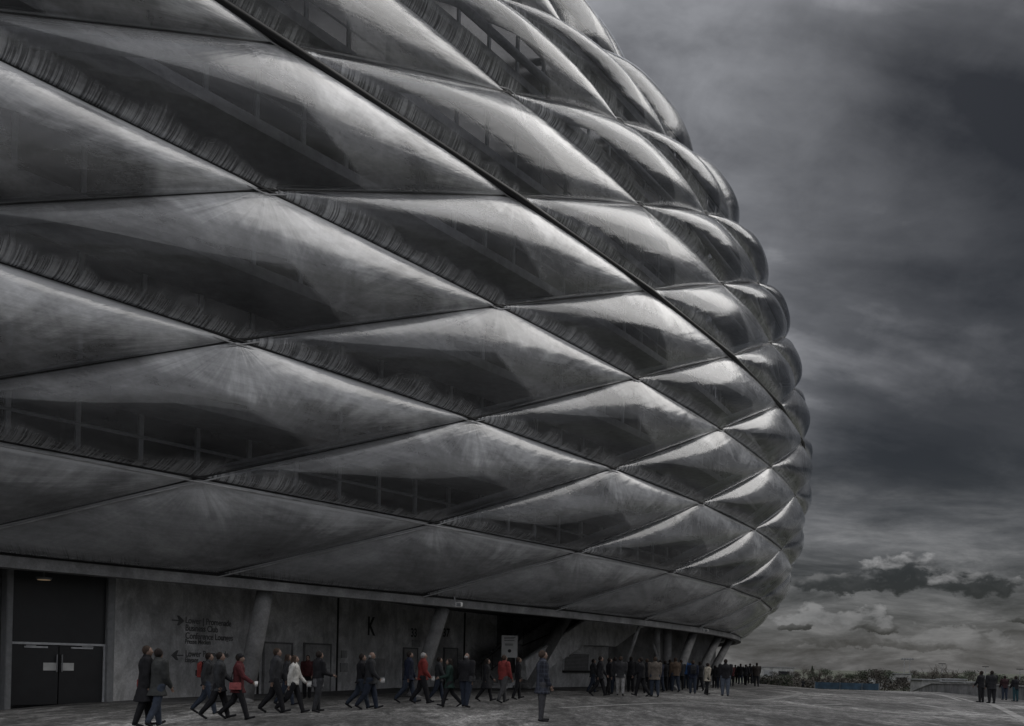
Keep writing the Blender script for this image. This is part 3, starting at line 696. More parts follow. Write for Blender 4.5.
def band(th0, th1, n, sect, close=False):
    """sweep a (d, z) polygon along the plan curve"""
    vs, fs = [], []; m = len(sect)
    for i in range(n + 1):
        th = th0 + (th1 - th0) * i / n
        for d, z in sect: vs.append(shell(th, d, z))
    for i in range(n):
        for k in range(m):
            a = i * m + k; b = i * m + (k + 1) % m; fs.append((a, b, b + m, a + m))
    fs.append(tuple(range(m))); fs.append(tuple(range(n * m, n * m + m))[::-1]); return vs, fs
T0, T1 = theta(C0 - 1, 0), theta(C1 + 4, 0)
full = T0 + 2 * PI
v, f = band(T0, full, 300, [(-.02, 4.20), (-.02, 3.89), (-.50, 3.89), (-.50, 4.20)]); sobj('edge_girder', v, f, MAT['girder'])
v, f = band(T0, full, 300, [(-.10, 4.26), (-.10, 4.215), (-.42, 4.215), (-.42, 4.26)]); sobj('girder_gasket', v, f, MAT['seam'])
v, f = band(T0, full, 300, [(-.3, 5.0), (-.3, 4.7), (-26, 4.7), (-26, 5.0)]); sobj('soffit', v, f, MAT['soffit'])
v, f = band(T0, full, 200, [(-.6 - 4.6, 35.4), (-.6, 5.02), (-.9, 5.02), (-.9 - 4.6, 35.4)]); sobj('inner_glazing', v, f, MAT['inner'])
for z in (9.2, 13.4, 17.6, 21.8, 26.0, 30.2, 34.4):
    ex = prof(DL, max(0, sum(1 for q in ZL if q < z) - .5))
    v, f = band(T0, T1, 120, [(ex * .45, z), (ex * .45, z - .35), (-.58, z - .35), (-.58, z)]); sobj('floor_slab', v, f, MAT['slab'])
# mullions and parapet rails of the inner glazing, one mesh per storey
zz = [5.05, 8.84, 13.04, 17.24, 21.44, 25.64, 29.84, 34.04]
for s in range(7):
    bm = bmesh.new(); n = 62
    for i in range(n):
        th = T0 + (T1 - T0) * i / n; a = shell(th, -.52, zz[s] + .02 + (.36 if s else 0)); b = shell(th, -.52, zz[s + 1] - .02)
        tube(bm, a, b, .09, .09, 4)
    for i in range(n - 1):
        th = T0 + (T1 - T0) * i / n; th2 = T0 + (T1 - T0) * (i + 1) / n
        for q in (1.3, 3.1): tube(bm, shell(th, -.45, zz[s] + q), shell(th2, -.45, zz[s] + q), .05, .05, 4)
    sbm('window_frame', bm, MAT['lightsteel'])
# roof
vs, fs = [], []; n = 90
for j, (k, z) in enumerate(((0, 36.0), (-6, 37.6), (-14, 39.2), (-26, 40.4), (-40, 41.0))):
    for i in range(n): vs.append(shell(2 * PI * i / n, DL[-1] + k, z))
for j in range(4):
    for i in range(n): fs.append((j * n + i, j * n + (i + 1) % n, (j + 1) * n + (i + 1) % n, (j + 1) * n + i))
sobj('roof', vs, fs, MAT['roof'], None, True)

# ------------------------------------------------------------------ ground floor wall
base = [(-24.0, 20.0), (-19.5, 26.0), (-15.2, 31.0), (-12.5, 34.9), (-11.9, 38.2), (-10.1, 45), (-8.3, 50.6), (-6.1, 60), (-4.1, 65.5), (-1.0, 72), (4.5, 82)]
base = [(x, y * YK) for x, y in base]
def wall_strip(pts, z0, z1, th):
    vs, fs = [], []; n = len(pts)
    for i, (x, y) in enumerate(pts):
        a = pts[max(0, i - 1)]; b = pts[min(n - 1, i + 1)]; dx, dy = b[0] - a[0], b[1] - a[1]; L = math.hypot(dx, dy)
        nx, ny = -dy / L * th, dx / L * th
        vs += [(x, y, z0), (x, y, z1), (x + nx, y + ny, z1), (x + nx, y + ny, z0)]
    for i in range(n - 1):
        for k in range(4):
            a = i * 4 + k; b = i * 4 + (k + 1) % 4; fs.append((a, b, b + 4, a + 4))
    fs += [(3, 2, 1, 0), tuple((n - 1) * 4 + k for k in range(4))]; return vs, fs
v, f = wall_strip(base[3:10], -.6, 4.695, .4); wall = sobj('concourse_wall', v, f, MAT['wall'])
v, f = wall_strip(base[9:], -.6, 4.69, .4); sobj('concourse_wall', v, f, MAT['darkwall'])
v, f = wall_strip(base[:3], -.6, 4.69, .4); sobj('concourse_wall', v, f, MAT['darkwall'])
vs, fs = [], []; n = 240; t0_, t1_ = theta(3.6, 0), T0 + 2 * PI - .6
for i in range(n + 1):
    th = t0_ + (t1_ - t0_) * i / n; dd = -15 + 7.5 * sm(theta(3.6, 0), theta(4.3, 0), th) + 5.2 * sm(theta(4.1, 0), theta(5.6, 0), th)
    for d_, z in ((dd, 4.68), (dd, -1.), (dd - .4, -1.), (dd - .4, 4.68)): vs.append(shell(th, d_, z))
for i in range(n):
    for k in range(4): a = i * 4 + k; b = i * 4 + (k + 1) % 4; fs.append((a, b, b + 4, a + 4))
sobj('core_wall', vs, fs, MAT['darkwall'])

class Plane:
    """vertical wall plane through two plan points; builds things on it from where they show"""
    def __init__(s, A, B):
        s.A, s.B = Vector((*A, 0)), Vector((*B, 0)); s.u = (s.B - s.A).normalized(); s.n = Vector((s.u.y, -s.u.x, 0))   # n faces the camera side
        s.rz = math.atan2(s.u.y, s.u.x)
    def sz(s, px, py): return on_plane(px, py, s.A, s.B)
    def P(s, a, z, out=0): return s.A + s.u * a + s.n * out + Vector((0, 0, z))
    def slab(s, bm, s0, s1, z0, z1, o0, o1, bevel=0):
        c = s.P((s0 + s1) / 2, (z0 + z1) / 2, (o0 + o1) / 2); box(bm, c, (abs(s1 - s0), abs(o1 - o0), abs(z1 - z0)), s.rz, bevel)
    def rect(s, x0, y0, x1, y1):
        a = s.sz(x0, (y0 + y1) / 2); b = s.sz(x1, (y0 + y1) / 2); m = (x0 + x1) / 2
        return a[0], b[0], s.sz(m, y1)[1], s.sz(m, y0)[1]
    def prism(s, pts, o0, o1):
        vs = [s.P(a, z, o1) for a, z in pts] + [s.P(a, z, o0) for a, z in pts]; n = len(pts)
        fs = [tuple(range(n)), tuple(range(2 * n - 1, n - 1, -1))] + [(i, i + n, (i + 1) % n + n, (i + 1) % n) for i in range(n)]
        return vs, fs
# entrance with the black double door
PE = Plane(base[2], base[3])
s0, s1, zb, zt = PE.rect(11, 645, 103, 712)
gz = ground_z(-14, 33)
wl, wr_ = 0.0, (PE.B - PE.A).length
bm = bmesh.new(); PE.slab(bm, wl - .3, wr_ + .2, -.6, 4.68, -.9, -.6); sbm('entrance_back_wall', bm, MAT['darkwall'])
bm = bmesh.new(); PE.slab(bm, s0 - .04, s1 + .04, zt + .07, 4.68, -.12, -.02); sbm('entrance_upper_panel', bm, MAT['door'])
for (xa, xb) in ((4, 10.5), (105, 112.5)):
    a, b, _, _ = PE.rect(xa, 600, xb, 700); bm = bmesh.new(); PE.slab(bm, a, b, -.6, 4.68, -.3, .14, .02); sbm('entrance_post', bm, MAT['steel'])
bm = bmesh.new()
PE.slab(bm, s0 - .04, s1 + .04, zt, zt + .065, -.12, .02)
PE.slab(bm, s0 - .06, s0, -.5, zt, -.12, .02); PE.slab(bm, s1, s1 + .06, -.5, zt, -.12, .02)
sbm('door_frame', bm, MAT['lightsteel'])
mid = (s0 + s1) / 2
for k_, (a, b) in enumerate(((s0 + .01, mid - .012), (mid + .012, s1 - .01))):
    bm = bmesh.new(); PE.slab(bm, a, b, gz + .01, zt - .02, -.1, -.03, .006); dr = sbm('door', bm, MAT['door'])
    inner = b if k_ == 0 else a; sg = -1 if k_ == 0 else 1
    bm = bmesh.new(); PE.slab(bm, *sorted((inner + sg * .06, inner + sg * .42)), gz + 1.02, gz + 1.25, -.028, -.018); sg_o = sbm('door_sign', bm, MAT['white'], dr)
    bm = bmesh.new(); h_ = inner + sg * .06
    tube(bm, PE.P(h_, gz + .98, .04), PE.P(h_, gz + 1.5, .04), .02); tube(bm, PE.P(h_, gz + 1.46, -.02), PE.P(h_, gz + 1.46, .04), .014); tube(bm, PE.P(h_, gz + 1.0, -.02), PE.P(h_, gz + 1.0, .04), .014)
    sbm('door_handle', bm, MAT['steel'], dr)
    bm = bmesh.new(); q = (a + b) / 2
    PE.slab(bm, q - .32 * 1, q + .32, zt - .1, zt - .05, -.026, .03, .006); tube(bm, PE.P(q, zt - .03, 0), PE.P(q + sg * .3, zt - .03, .1), .012); sbm('door_closer', bm, MAT['lightsteel'], dr)
# small ceiling downlight over the entrance
p = at_depth(44, 577.5, 32.2)
lt = empty('ceiling_lamp', p); tag(lt, 'small round warm ceiling lamp above the double door', 'lamp')
bm = bmesh.new(); tube(bm, (0, 0, -.06), (0, 0, 0), .20, .22, 20); tube(bm, (0, 0, 0), (0, 0, .74), .025); obj('housing', bm, MAT['steel'], lt, True)
bm = bmesh.new(); tube(bm, (0, 0, -.075), (0, 0, -.062), .17, .17, 20); obj('lamp_disc', bm, emis('warm_lamp', (1, .72, .45), .12), lt)

# lettering on the concrete
def text(body, plane, px, py, size, mat, parent=None, name='lettering', out=.012, align='LEFT', bold=0., xs=1.):
    cu = bpy.data.curves.new('txt', 'FONT'); cu.body = body; cu.size = size; cu.extrude = .003; cu.align_x = align; cu.offset = bold
    t = bpy.data.objects.new('txt', cu); C.objects.link(t); dg = bpy.context.evaluated_depsgraph_get()
    me = bpy.data.meshes.new_from_object(t.evaluated_get(dg)); bpy.data.objects.remove(t)
    a, z = plane.sz(px, py); o_ = plane.P(a, z, out)
    mt = Matrix((( plane.u.x, 0, plane.n.x), (plane.u.y, 0, plane.n.y), (0, 1, 0))).to_4x4()
    mt = Matrix.Translation(o_) @ mt @ Matrix.Diagonal((xs, 1, 1, 1))
    me.transform(mt); me.transform(Matrix.Translation(SO if parent is not False else Vector()))
    me.materials.clear()
    o = link(name, me, mat, parent if parent is not False else None)
    return o
def arrow(plane, px, py, L, right, parent):
    a, z = plane.sz(px, py); sg = 1 if right else -1
    pts = [(0, .035), (.55, .035), (.40, .28), (.56, .28), (1, 0), (.56, -.28), (.40, -.28), (.55, -.035), (0, -.035)]
    pts = [(a + sg * (x - .5) * L, z + y * L) for x, y in pts]
    if not right: pts = pts[::-1]
    v, f = plane.prism(pts[::-1], .004, .015); return sobj('arrow_marking', v, f, MAT['letter'], parent)
PW1 = Plane(base[4], base[5]); PW2 = Plane(base[5], base[6]); PW3 = Plane(base[6], base[7]); PW4 = Plane(base[7], base[8]); PW5 = Plane(base[8], base[9])
arrow(PW1, 178, 620.5, .62, True, wall); arrow(PW1, 177, 655.3, .62, False, wall)
for (y, t_, sz) in ((623, 'Lower | Promenade', .32), (630.5, 'Business Club', .32), (638.5, 'Conference Lounges', .32), (656.5, 'Lower Promenade', .32)):
    text(t_, PW1, 185, y, sz, MAT['letter'], wall, bold=.006)
for (y, t_) in ((643.5, 'Presse Medien'), (662, 'Eingang')): text(t_, PW1, 184.5, y, .24, MAT['letter'], wall, bold=.004)
text('K', PW3, 367, 634.5, 1.28, MAT['black'], wall, bold=.03)
text('33', PW4, 410.5, 636.5, .66, MAT['black'], wall, bold=.012); text('37', PW5, 442.5, 636.5, .70, MAT['black'], wall, bold=.012)
# steel doors and small plates of the concrete wall
def wall_panel(plane, x0, y0, x1, y1, mat, name, o0=.01, o1=.05, to_ground=True, fr=True, parent=wall):
    a, b, z0, z1 = plane.rect(x0, y0, x1, y1)
    if to_ground:
        q = plane.P((a + b) / 2, 0); z0 = ground_z(q.x, q.y) + .01
    bm = bmesh.new(); plane.slab(bm, a, b, z0, z1, o0, o1, .008); d = sbm(name, bm, mat, parent)
    if fr:
        bm = bmesh.new(); plane.slab(bm, a - .08, a - .005, z0, z1 + .08, .0, .08); plane.slab(bm, b + .005, b + .08, z0, z1 + .08, 0, .08); plane.slab(bm, a - .004, b + .004, z1 + .005, z1 + .08, 0, .08)
        sbm('door_frame', bm, MAT['column'], d)
        bm = bmesh.new(); q = plane.P(b - .12, z0 + 1.05, .09); tube(bm, q - plane.n * .05, q, .012); tube(bm, q, q - plane.u * .13, .012); sbm('door_handle', bm, MAT['black'], d)
    return d
wall_panel(PW2, 263, 644, 290, 697, MAT['greydoor'], 'door'); wall_panel(PW2, 303.5, 645, 329, 695, MAT['greydoor'], 'door')
wall_panel(PW4, 403, 649, 416, 690, MAT['greydoor'], 'door'); wall_panel(PW5, 443.5, 649, 456, 690, MAT['greydoor'], 'door')
for (pl, x0, y0, x1, y1, m_, nm) in ((PW2, 313, 637, 321.5, 643, 'white', 'notice_plate'), (PW3, 340.5, 650.5, 346, 658, 'greydoor', 'notice_plate'), (PW3, 339.5, 663, 346.5, 672, 'greydoor', 'junction_box'), (PW3, 374.5, 658.5, 384, 676.5, 'greydoor', 'notice_plate'), (PW4, 411.5, 640, 419.5, 647, 'greydoor', 'notice_plate')):
    wall_panel(pl, x0, y0, x1, y1, MAT[m_], nm, .01, .07, False, False)
# dark expansion joint in the wall right of the doors
for (pl, x) in ((PW3, 337), (PW2, 262 - 4), (PW5, 464)):
    a, _ = pl.sz(x, 650); bm = bmesh.new(); pl.slab(bm, a - .07, a + .07, -.3, 4.65, .004, .03); sbm('expansion_joint', bm, MAT['black'])
# leaning columns
def under_girder(px, inset, z=3.84):
    lo, hi = theta(-1, 0), theta(6.5, 0)
    for _ in range(50):
        m_ = (lo + hi) / 2; q = shell(m_, -inset, z); x = q - Vector((0, 0, EYE)); sx = 512 + F_PX * x.dot(CX) / x.dot(CF)
        if sx < px: lo = m_
        else: hi = m_
    return shell(lo, -inset, z)
def column(px0, px1, py1, r, inset=.55, z=3.86):
    """a leaning column: top under the girder, foot on the ground"""
    a = under_girder(px0, inset + r, z); b = at_z(px1, py1, .2); b.z = ground_z(b.x, b.y) - .05; d = a - b
    bm = bmesh.new(); tube(bm, b, a, r, r * .94, 20); tube(bm, b + d * .002, b + d * .04, r * 1.15, r * 1.05, 20)
    bm2 = bmesh.new()
    sbm('column', bm, MAT['column'], None, True); bm2.free()
column(265, 243, 702, .30, .35); column(443, 414, 697, .30, .35); column(566, 523, 688.5, .42, 6.5, 4.6)
column(693, 672, 690, .30); column(718, 692, 688, .30); column(729, 704, 687, .30)
column(656.5, 658, 689, .20, 1.2, 4.4); column(667, 667, 688.5, .30, 1.6, 4.4); column(639, 617, 690.5, .10, .4)
column(653, 668, 690, .09, 1.5, 3.0)

# ------------------------------------------------------------------ staircase and shuttered kiosk
PS = Plane((.65, 65.0 * YK), (6.6, 76.0 * YK))
st = empty('staircase', (PS.A.x, PS.A.y, .2)); tag(st, 'raw concrete staircase rising right under the stadium edge, with solid balustrade', 'staircase')
STO = Vector((-PS.A.x, -PS.A.y, -.2))
def pobj(name, vs, fs, mat, par, off): return pyobj(name, [Vector(v) + off for v in vs], fs, mat, par)
pp = [PS.sz(*q) for q in ((521, 661), (583.7, 619), (600, 609), (648, 612), (637, 628), (613, 646), (580.7, 644.5), (523, 683))]
pp = [(a, min(z, 4.66)) for a, z in pp]
v, f = PS.prism(pp[::-1], -.10, .30); pobj('balustrade', v, f, MAT['balus'], st, STO)
bm = bmesh.new()
for q0, q1 in ((0, 1), (6, 7), (5, 6)): tube(bm, PS.P(*pp[q0], .2), PS.P(*pp[q1], .2), .05, seg=6)
bmesh.ops.translate(bm, verts=bm.verts, vec=STO); obj('edge_highlight', bm, MAT['lightsteel'], st)  # pale tubes added to draw the bright highlight on the balustrade edges
v, f = PS.prism(pp[::-1], -2.6, -2.35); pobj('balustrade', v, f, MAT['stair'], st, STO)
lo_ = PS.sz(505, 688)[0]; hi_ = PS.sz(590, 640)[0]; n = 20; bm = bmesh.new(); zz0 = .2; zz1 = 3.1
for i in range(n):
    a = lo_ + (hi_ - lo_) * i / n; b = lo_ + (hi_ - lo_) * (i + 1) / n
    PS.slab(bm, a, b + .02, zz0 + (zz1 - zz0) * i / n - .1, zz0 + (zz1 - zz0) * (i + 1) / n, -2.3, -.15)
bmesh.ops.translate(bm, verts=bm.verts, vec=STO); obj('stair_flight', bm, MAT['stair'], st)
bm = bmesh.new(); a = PS.P(lo_ - 1.2, 1.1, -2.2); b = PS.P(hi_, 4.0, -2.2); tube(bm, a, b, .035); tube(bm, a, a - Vector((0, 0, .95)), .03)
tube(bm, PS.P(lo_ - 1.2, 1.1, -.4), PS.P(lo_ + .6, 1.9, -.4), .035); tube(bm, PS.P(lo_ - 1.2, 1.1, -.4), PS.P(lo_ - 1.2, .15, -.4), .03)
bmesh.ops.translate(bm, verts=bm.verts, vec=STO); obj('handrail', bm, MAT['black'], st)
# second flight further left, behind, rising right along the wall
PB = Plane((-2.6, 61.5 * YK), (1.6, 69.0 * YK))
st2 = empty('staircase', (PB.A.x, PB.A.y, .2)); tag(st2, 'dark narrow staircase behind the white sign board, against the wall', 'staircase'); O2 = Vector((-PB.A.x, -PB.A.y, -.2))
a0 = PB.sz(470, 688)[0]; a1 = PB.sz(523, 650)[0]; bm = bmesh.new(); n = 16
for i in range(n):
    a = a0 + (a1 - a0) * i / n; b = a0 + (a1 - a0) * (i + 1) / n; PB.slab(bm, a, b + .01, .1, .2 + 2.6 * (i + 1) / n, -1.6, -.1)
bmesh.ops.translate(bm, verts=bm.verts, vec=O2); obj('stair_flight', bm, MAT['darkwall'], st2)
bm = bmesh.new(); tube(bm, PB.P(a0, 1.15, 0), PB.P(a1, 3.75, 0), .04); 
for i in range(6):
    t_ = i / 5; a = a0 + (a1 - a0) * t_; tube(bm, PB.P(a, .2 + 2.6 * t_ - .05, 0), PB.P(a, 1.15 + 2.6 * t_, 0), .02)
bmesh.ops.translate(bm, verts=bm.verts, vec=O2); obj('handrail', bm, MAT['black'], st2)
# kiosk under the landing
ks = empty('kiosk', (PS.A.x, PS.A.y, .2)); tag(ks, 'pale concrete kiosk with shuttered window under the stair landing', 'kiosk')
kp = [PS.sz(*q) for q in ((523, 684.5), (580.7, 645.6), (613, 647), (613, 690))]
kp = [kp[0], kp[1], (kp[2][0], kp[2][1]), (kp[2][0], -.2), (kp[0][0], -.2)]
v, f = PS.prism(kp[::-1], -2.3, -.35); pobj('kiosk_wall', v, f, MAT['stair'], ks, STO)
a, b, z0, z1 = PS.rect(568, 654, 592.5, 670.5)
bm = bmesh.new()
for (x0_, x1_, y0_, y1_) in ((a - .08, a, z0 - .08, z1 + .08), (b, b + .08, z0 - .08, z1 + .08), (a, b, z1, z1 + .08)): PS.slab(bm, x0_, x1_, y0_, y1_, -.36, -.27)
bmesh.ops.translate(bm, verts=bm.verts, vec=STO); wf = obj('window_frame', bm, MAT['lightsteel'], ks)
bm = bmesh.new(); PS.slab(bm, a - .1, b + .1, z0 - .15, z0 - .005, -.36, -.15); bmesh.ops.translate(bm, verts=bm.verts, vec=STO); obj('sill', bm, MAT['black'], ks)
bm = bmesh.new(); n = 12
for i in range(n): PS.slab(bm, a + .005, b - .005, z0 + (z1 - z0) * i / n + .005, z0 + (z1 - z0) * (i + 1) / n - .012, -.345, -.315 + .01 * (i % 2))
bmesh.ops.translate(bm, verts=bm.verts, vec=STO); obj('shutter', bm, MAT['shutter'], ks)

# white sign board on two legs
PB2 = Plane((-.7, 57.0 * YK), (.6, 57.35 * YK)); a, b, z0, z1 = PB2.rect(501.5, 635.5, 517.5, 657.5); q = PB2.P((a + b) / 2, 0)
sb = empty('sign_board', (q.x, q.y, ground_z(q.x, q.y))); tag(sb, 'upright white notice board on legs between the red jacket and the stairs', 'sign')
OS = -Vector((q.x, q.y, ground_z(q.x, q.y)))
def loc(bm, off): bmesh.ops.translate(bm, verts=bm.verts, vec=off); return bm
bm = bmesh.new(); PB2.slab(bm, a, b, z0, z1, -.02, .02, .006); obj('panel', loc(bm, OS), simple('board_white', (.5, .5, .49), .5, .12), sb)
for s_ in (a + .08, b - .08):
    bm = bmesh.new(); tube(bm, PB2.P(s_, .18, -.05), PB2.P(s_, z1 - .1, -.05), .025); obj('leg', loc(bm, OS), MAT['steel'], sb)
bm = bmesh.new()
for i, (w0, w1, yy) in enumerate(((.15, .85, .90), (.15, .78, .84), (.15, .8, .76), (.2, .72, .60), (.2, .7, .55))):
    PB2.slab(bm, a + (b - a) * w0, a + (b - a) * w1, z0 + (z1 - z0) * yy, z0 + (z1 - z0) * (yy + .025), .021, .026)
tube(bm, PB2.P((a + b) / 2, z0 + (z1 - z0) * .3, .02), PB2.P((a + b) / 2, z0 + (z1 - z0) * .3, .027), .09, .09, 16)
obj('printing', loc(bm, OS), MAT['black'], sb)

# floodlights fixed under the girder
for (px, py, D_, lab) in ((459, 604.5, 43.0, 'small white floodlight under the girder near the red jacket'), (706, 630.5, 68.5, 'small white floodlight under the girder above the cream coat')):
    p = at_depth(px, py, D_); fl = empty('floodlight', p, -.6); tag(fl, lab, 'floodlight')
    bm = bmesh.new(); box(bm, (0, 0, 0), (.26, .16, .17), 0, .02); obj('housing', bm, MAT['white'], fl)
    bm = bmesh.new(); tube(bm, (-.25, .05, .02), (-.1, .02, 0), .02); tube(bm, (-.25, .05, .02), (-.25, .05, .3), .02); obj('bracket', bm, MAT['steel'], fl)
    bm = bmesh.new(); box(bm, (.05, -.086, -.01), (.2, .01, .12)); obj('lens', bm, MAT['steel'], fl)

# ------------------------------------------------------------------ ground
def sheet(name, xs, ys, mat, dz=0., keep=None):
    vs = [(x, y, ground_z(x, y) + dz) for y in ys for x in xs]; n = len(xs); fs = []
    for j in range(len(ys) - 1):
        for i in range(n - 1):
            if keep and not keep((xs[i] + xs[i + 1]) / 2, (ys[j] + ys[j + 1]) / 2): continue
            a = j * n + i; fs.append((a, a + 1, a + n + 1, a + n))
    return struct(pyobj(name, vs, fs, mat, None, True))
def lin(a, b, n): return [a + (b - a) * i / n for i in range(n + 1)]
XS = [-5000, -2500, -1200, -600, -300] + lin(-150, 150, 150) + [200, 300, 500, 900, 1800, 3500, 6000]
YS = [-3000, -1000, -300, -100] + lin(-40, 180, 110) + [200, 230, 270, 320, 400, 520, 700, 950, 1400, 2200, 4000, 7500]
def plaza(x, y):
    y /= YK
    return y < 128 - .45 * max(0, x - 22) and x < 52 and x > -200 and y > -60
sheet('ground', XS, YS, MAT['grass'], -.03)
XP = lin(-160, 52, 212); YP = lin(-60, 134, 194)
sheet('esplanade', XP, YP, MAT['ground'], 0., plaza)
# darker paving strip along the foot of the wall
vs, fs = [], []
bb = base[1:9] + [(1.5, 66.5 * YK), (7.5, 77 * YK), (14, 95 * YK)]
for i, (x, y) in enumerate(bb):
    a = bb[max(0, i - 1)]; b = bb[min(len(bb) - 1, i + 1)]; dx, dy = b[0] - a[0], b[1] - a[1]; L = math.hypot(dx, dy)
    for o_ in (-.6, 1.0, 2.6 if i > 1 else 2.2):
        X, Y = x + dy / L * o_, y - dx / L * o_; vs.append((X, Y, ground_z(X, Y) + .012))
for i in range(len(bb) - 1):
    for k in range(2): a = i * 3 + k; fs.append((a, a + 1, a + 4, a + 3))
struct(pyobj('paving_strip', vs, fs, MAT['apron'], None))
# pale curved kerb stones and joints on the esplanade
def ribbon(name, pts, w, mat, dz=.006, raise_=0.):
    vs, fs = [], []; P_ = [Vector((x, y, 0)) for x, y in pts]; fine = []
    for i in range(len(P_) - 1):
        for k in range(8):
            t = k / 8; p0 = P_[max(0, i - 1)]; p1 = P_[i]; p2 = P_[i + 1]; p3 = P_[min(len(P_) - 1, i + 2)]
            fine.append(.5 * ((2 * p1) + (p2 - p0) * t + (2 * p0 - 5 * p1 + 4 * p2 - p3) * t * t + (3 * p1 - p0 - 3 * p2 + p3) * t ** 3))
    fine.append(P_[-1])
    for i, p in enumerate(fine):
        d = (fine[min(len(fine) - 1, i + 1)] - fine[max(0, i - 1)]).normalized(); s = Vector((-d.y, d.x, 0)) * w / 2
        for q in (p - s, p + s): vs.append((q.x, q.y, ground_z(q.x, q.y) + dz + raise_)); vs.append((q.x, q.y, ground_z(q.x, q.y) - .05))
    for i in range(len(fine) - 1):
        a = i * 4
        fs += [(a, a + 4, a + 6, a + 2), (a, a + 1, a + 5, a + 4), (a + 2, a + 6, a + 7, a + 3)]
    return struct(pyobj(name, vs, fs, mat, None))
def gp(*pix): return [tuple(at_z(x, y, ground_z(*at_z(x, y, .0).xy))[:2]) for x, y in pix]
ribbon('kerb', gp((1100, 738), (1040, 714), (1000, 704), (960, 697), (920, 692), (880, 688.5), (840, 686)), .3, MAT['line'], .01)
ribbon('path_line', gp((700, 698), (760, 700), (800, 693), (770, 689), (740, 688)), .35, MAT['line'])
ribbon('path_line', gp((780, 688), (830, 690), (880, 694), (905, 697), (925, 700)), .45, MAT['line'])
ribbon('path_line', gp((560, 708), (640, 704), (700, 703), (760, 706), (850, 704)), .22, MAT['line'])
ribbon('path_line', gp((930, 693), (955, 697), (985, 704), (1020, 718), (1045, 735)), .30, MAT['line'])
ribbon('path_line', gp((900, 702), (930, 706), (960, 712)), .22, MAT['line'])

# ------------------------------------------------------------------ right hand parapet, blue barrier, hedge
pw = [(38, 58), (40.2, 76), (41.4, 88), (43.2, 102), (47, 125), (53, 150)]
pw = [(x, y * YK) for x, y in pw]
def low_wall(name, pts, h, th, mat, lab, cat, cope=True):
    root = empty(name, (pts[0][0], pts[0][1], 0)); tag(root, lab, cat); off = Vector((-pts[0][0], -pts[0][1], 0))
    vs, fs = [], []; n = len(pts)
    def strip(z0, z1, w, nm, m):
        vs, fs = [], []
        for i, (x, y) in enumerate(pts):
            a = pts[max(0, i - 1)]; b = pts[min(n - 1, i + 1)]; dx, dy = b[0] - a[0], b[1] - a[1]; L = math.hypot(dx, dy); nx, ny = -dy / L * w / 2, dx / L * w / 2; g = ground_z(x, y)
            vs += [(x - nx, y - ny, g + z0), (x - nx, y - ny, g + z1), (x + nx, y + ny, g + z1), (x + nx, y + ny, g + z0)]
        for i in range(n - 1):
            for k in range(4): a = i * 4 + k; b = i * 4 + (k + 1) % 4; fs.append((a, b, b + 4, a + 4))
        fs += [(3, 2, 1, 0), tuple((n - 1) * 4 + k for k in range(4))]
        pobj(nm, vs, fs, m, root, off)
    strip(-.5, h, th, 'wall_body', mat)
    if cope: strip(h + .002, h + .1, th + .1, 'coping', MAT['line'])
    return root
low_wall('parapet', pw, 1.05, .3, MAT['stairdark'], 'low grey concrete parapet along the right edge of the esplanade', 'wall')
bar = empty('barrier', (31, 94, 0)); tag(bar, 'low blue sheeted barrier at the far edge of the esplanade', 'barrier')
bp = [at_depth(815, 680, 121), at_depth(840, 682, 120), at_depth(862, 684, 119), at_depth(879, 685, 118)]
for i in range(3):
    a, b = bp[i], bp[i + 1]; m_ = (a + b) / 2; ang = math.atan2(b.y - a.y, b.x - a.x); g = ground_z(m_.x, m_.y)
    bm = bmesh.new(); box(bm, (m_.x - 31, m_.y - 94, g + .42), ((b - a).xy.length - .04, .05, .7), ang, .01); obj('sheet', bm, MAT['blue'], bar)
    for q in (a, b):
        bm = bmesh.new(); tube(bm, (q.x - 31, q.y - 94, ground_z(q.x, q.y) - .02), (q.x - 31, q.y - 94, ground_z(q.x, q.y) + .85), .04); obj('post', bm, MAT['steel'], bar)

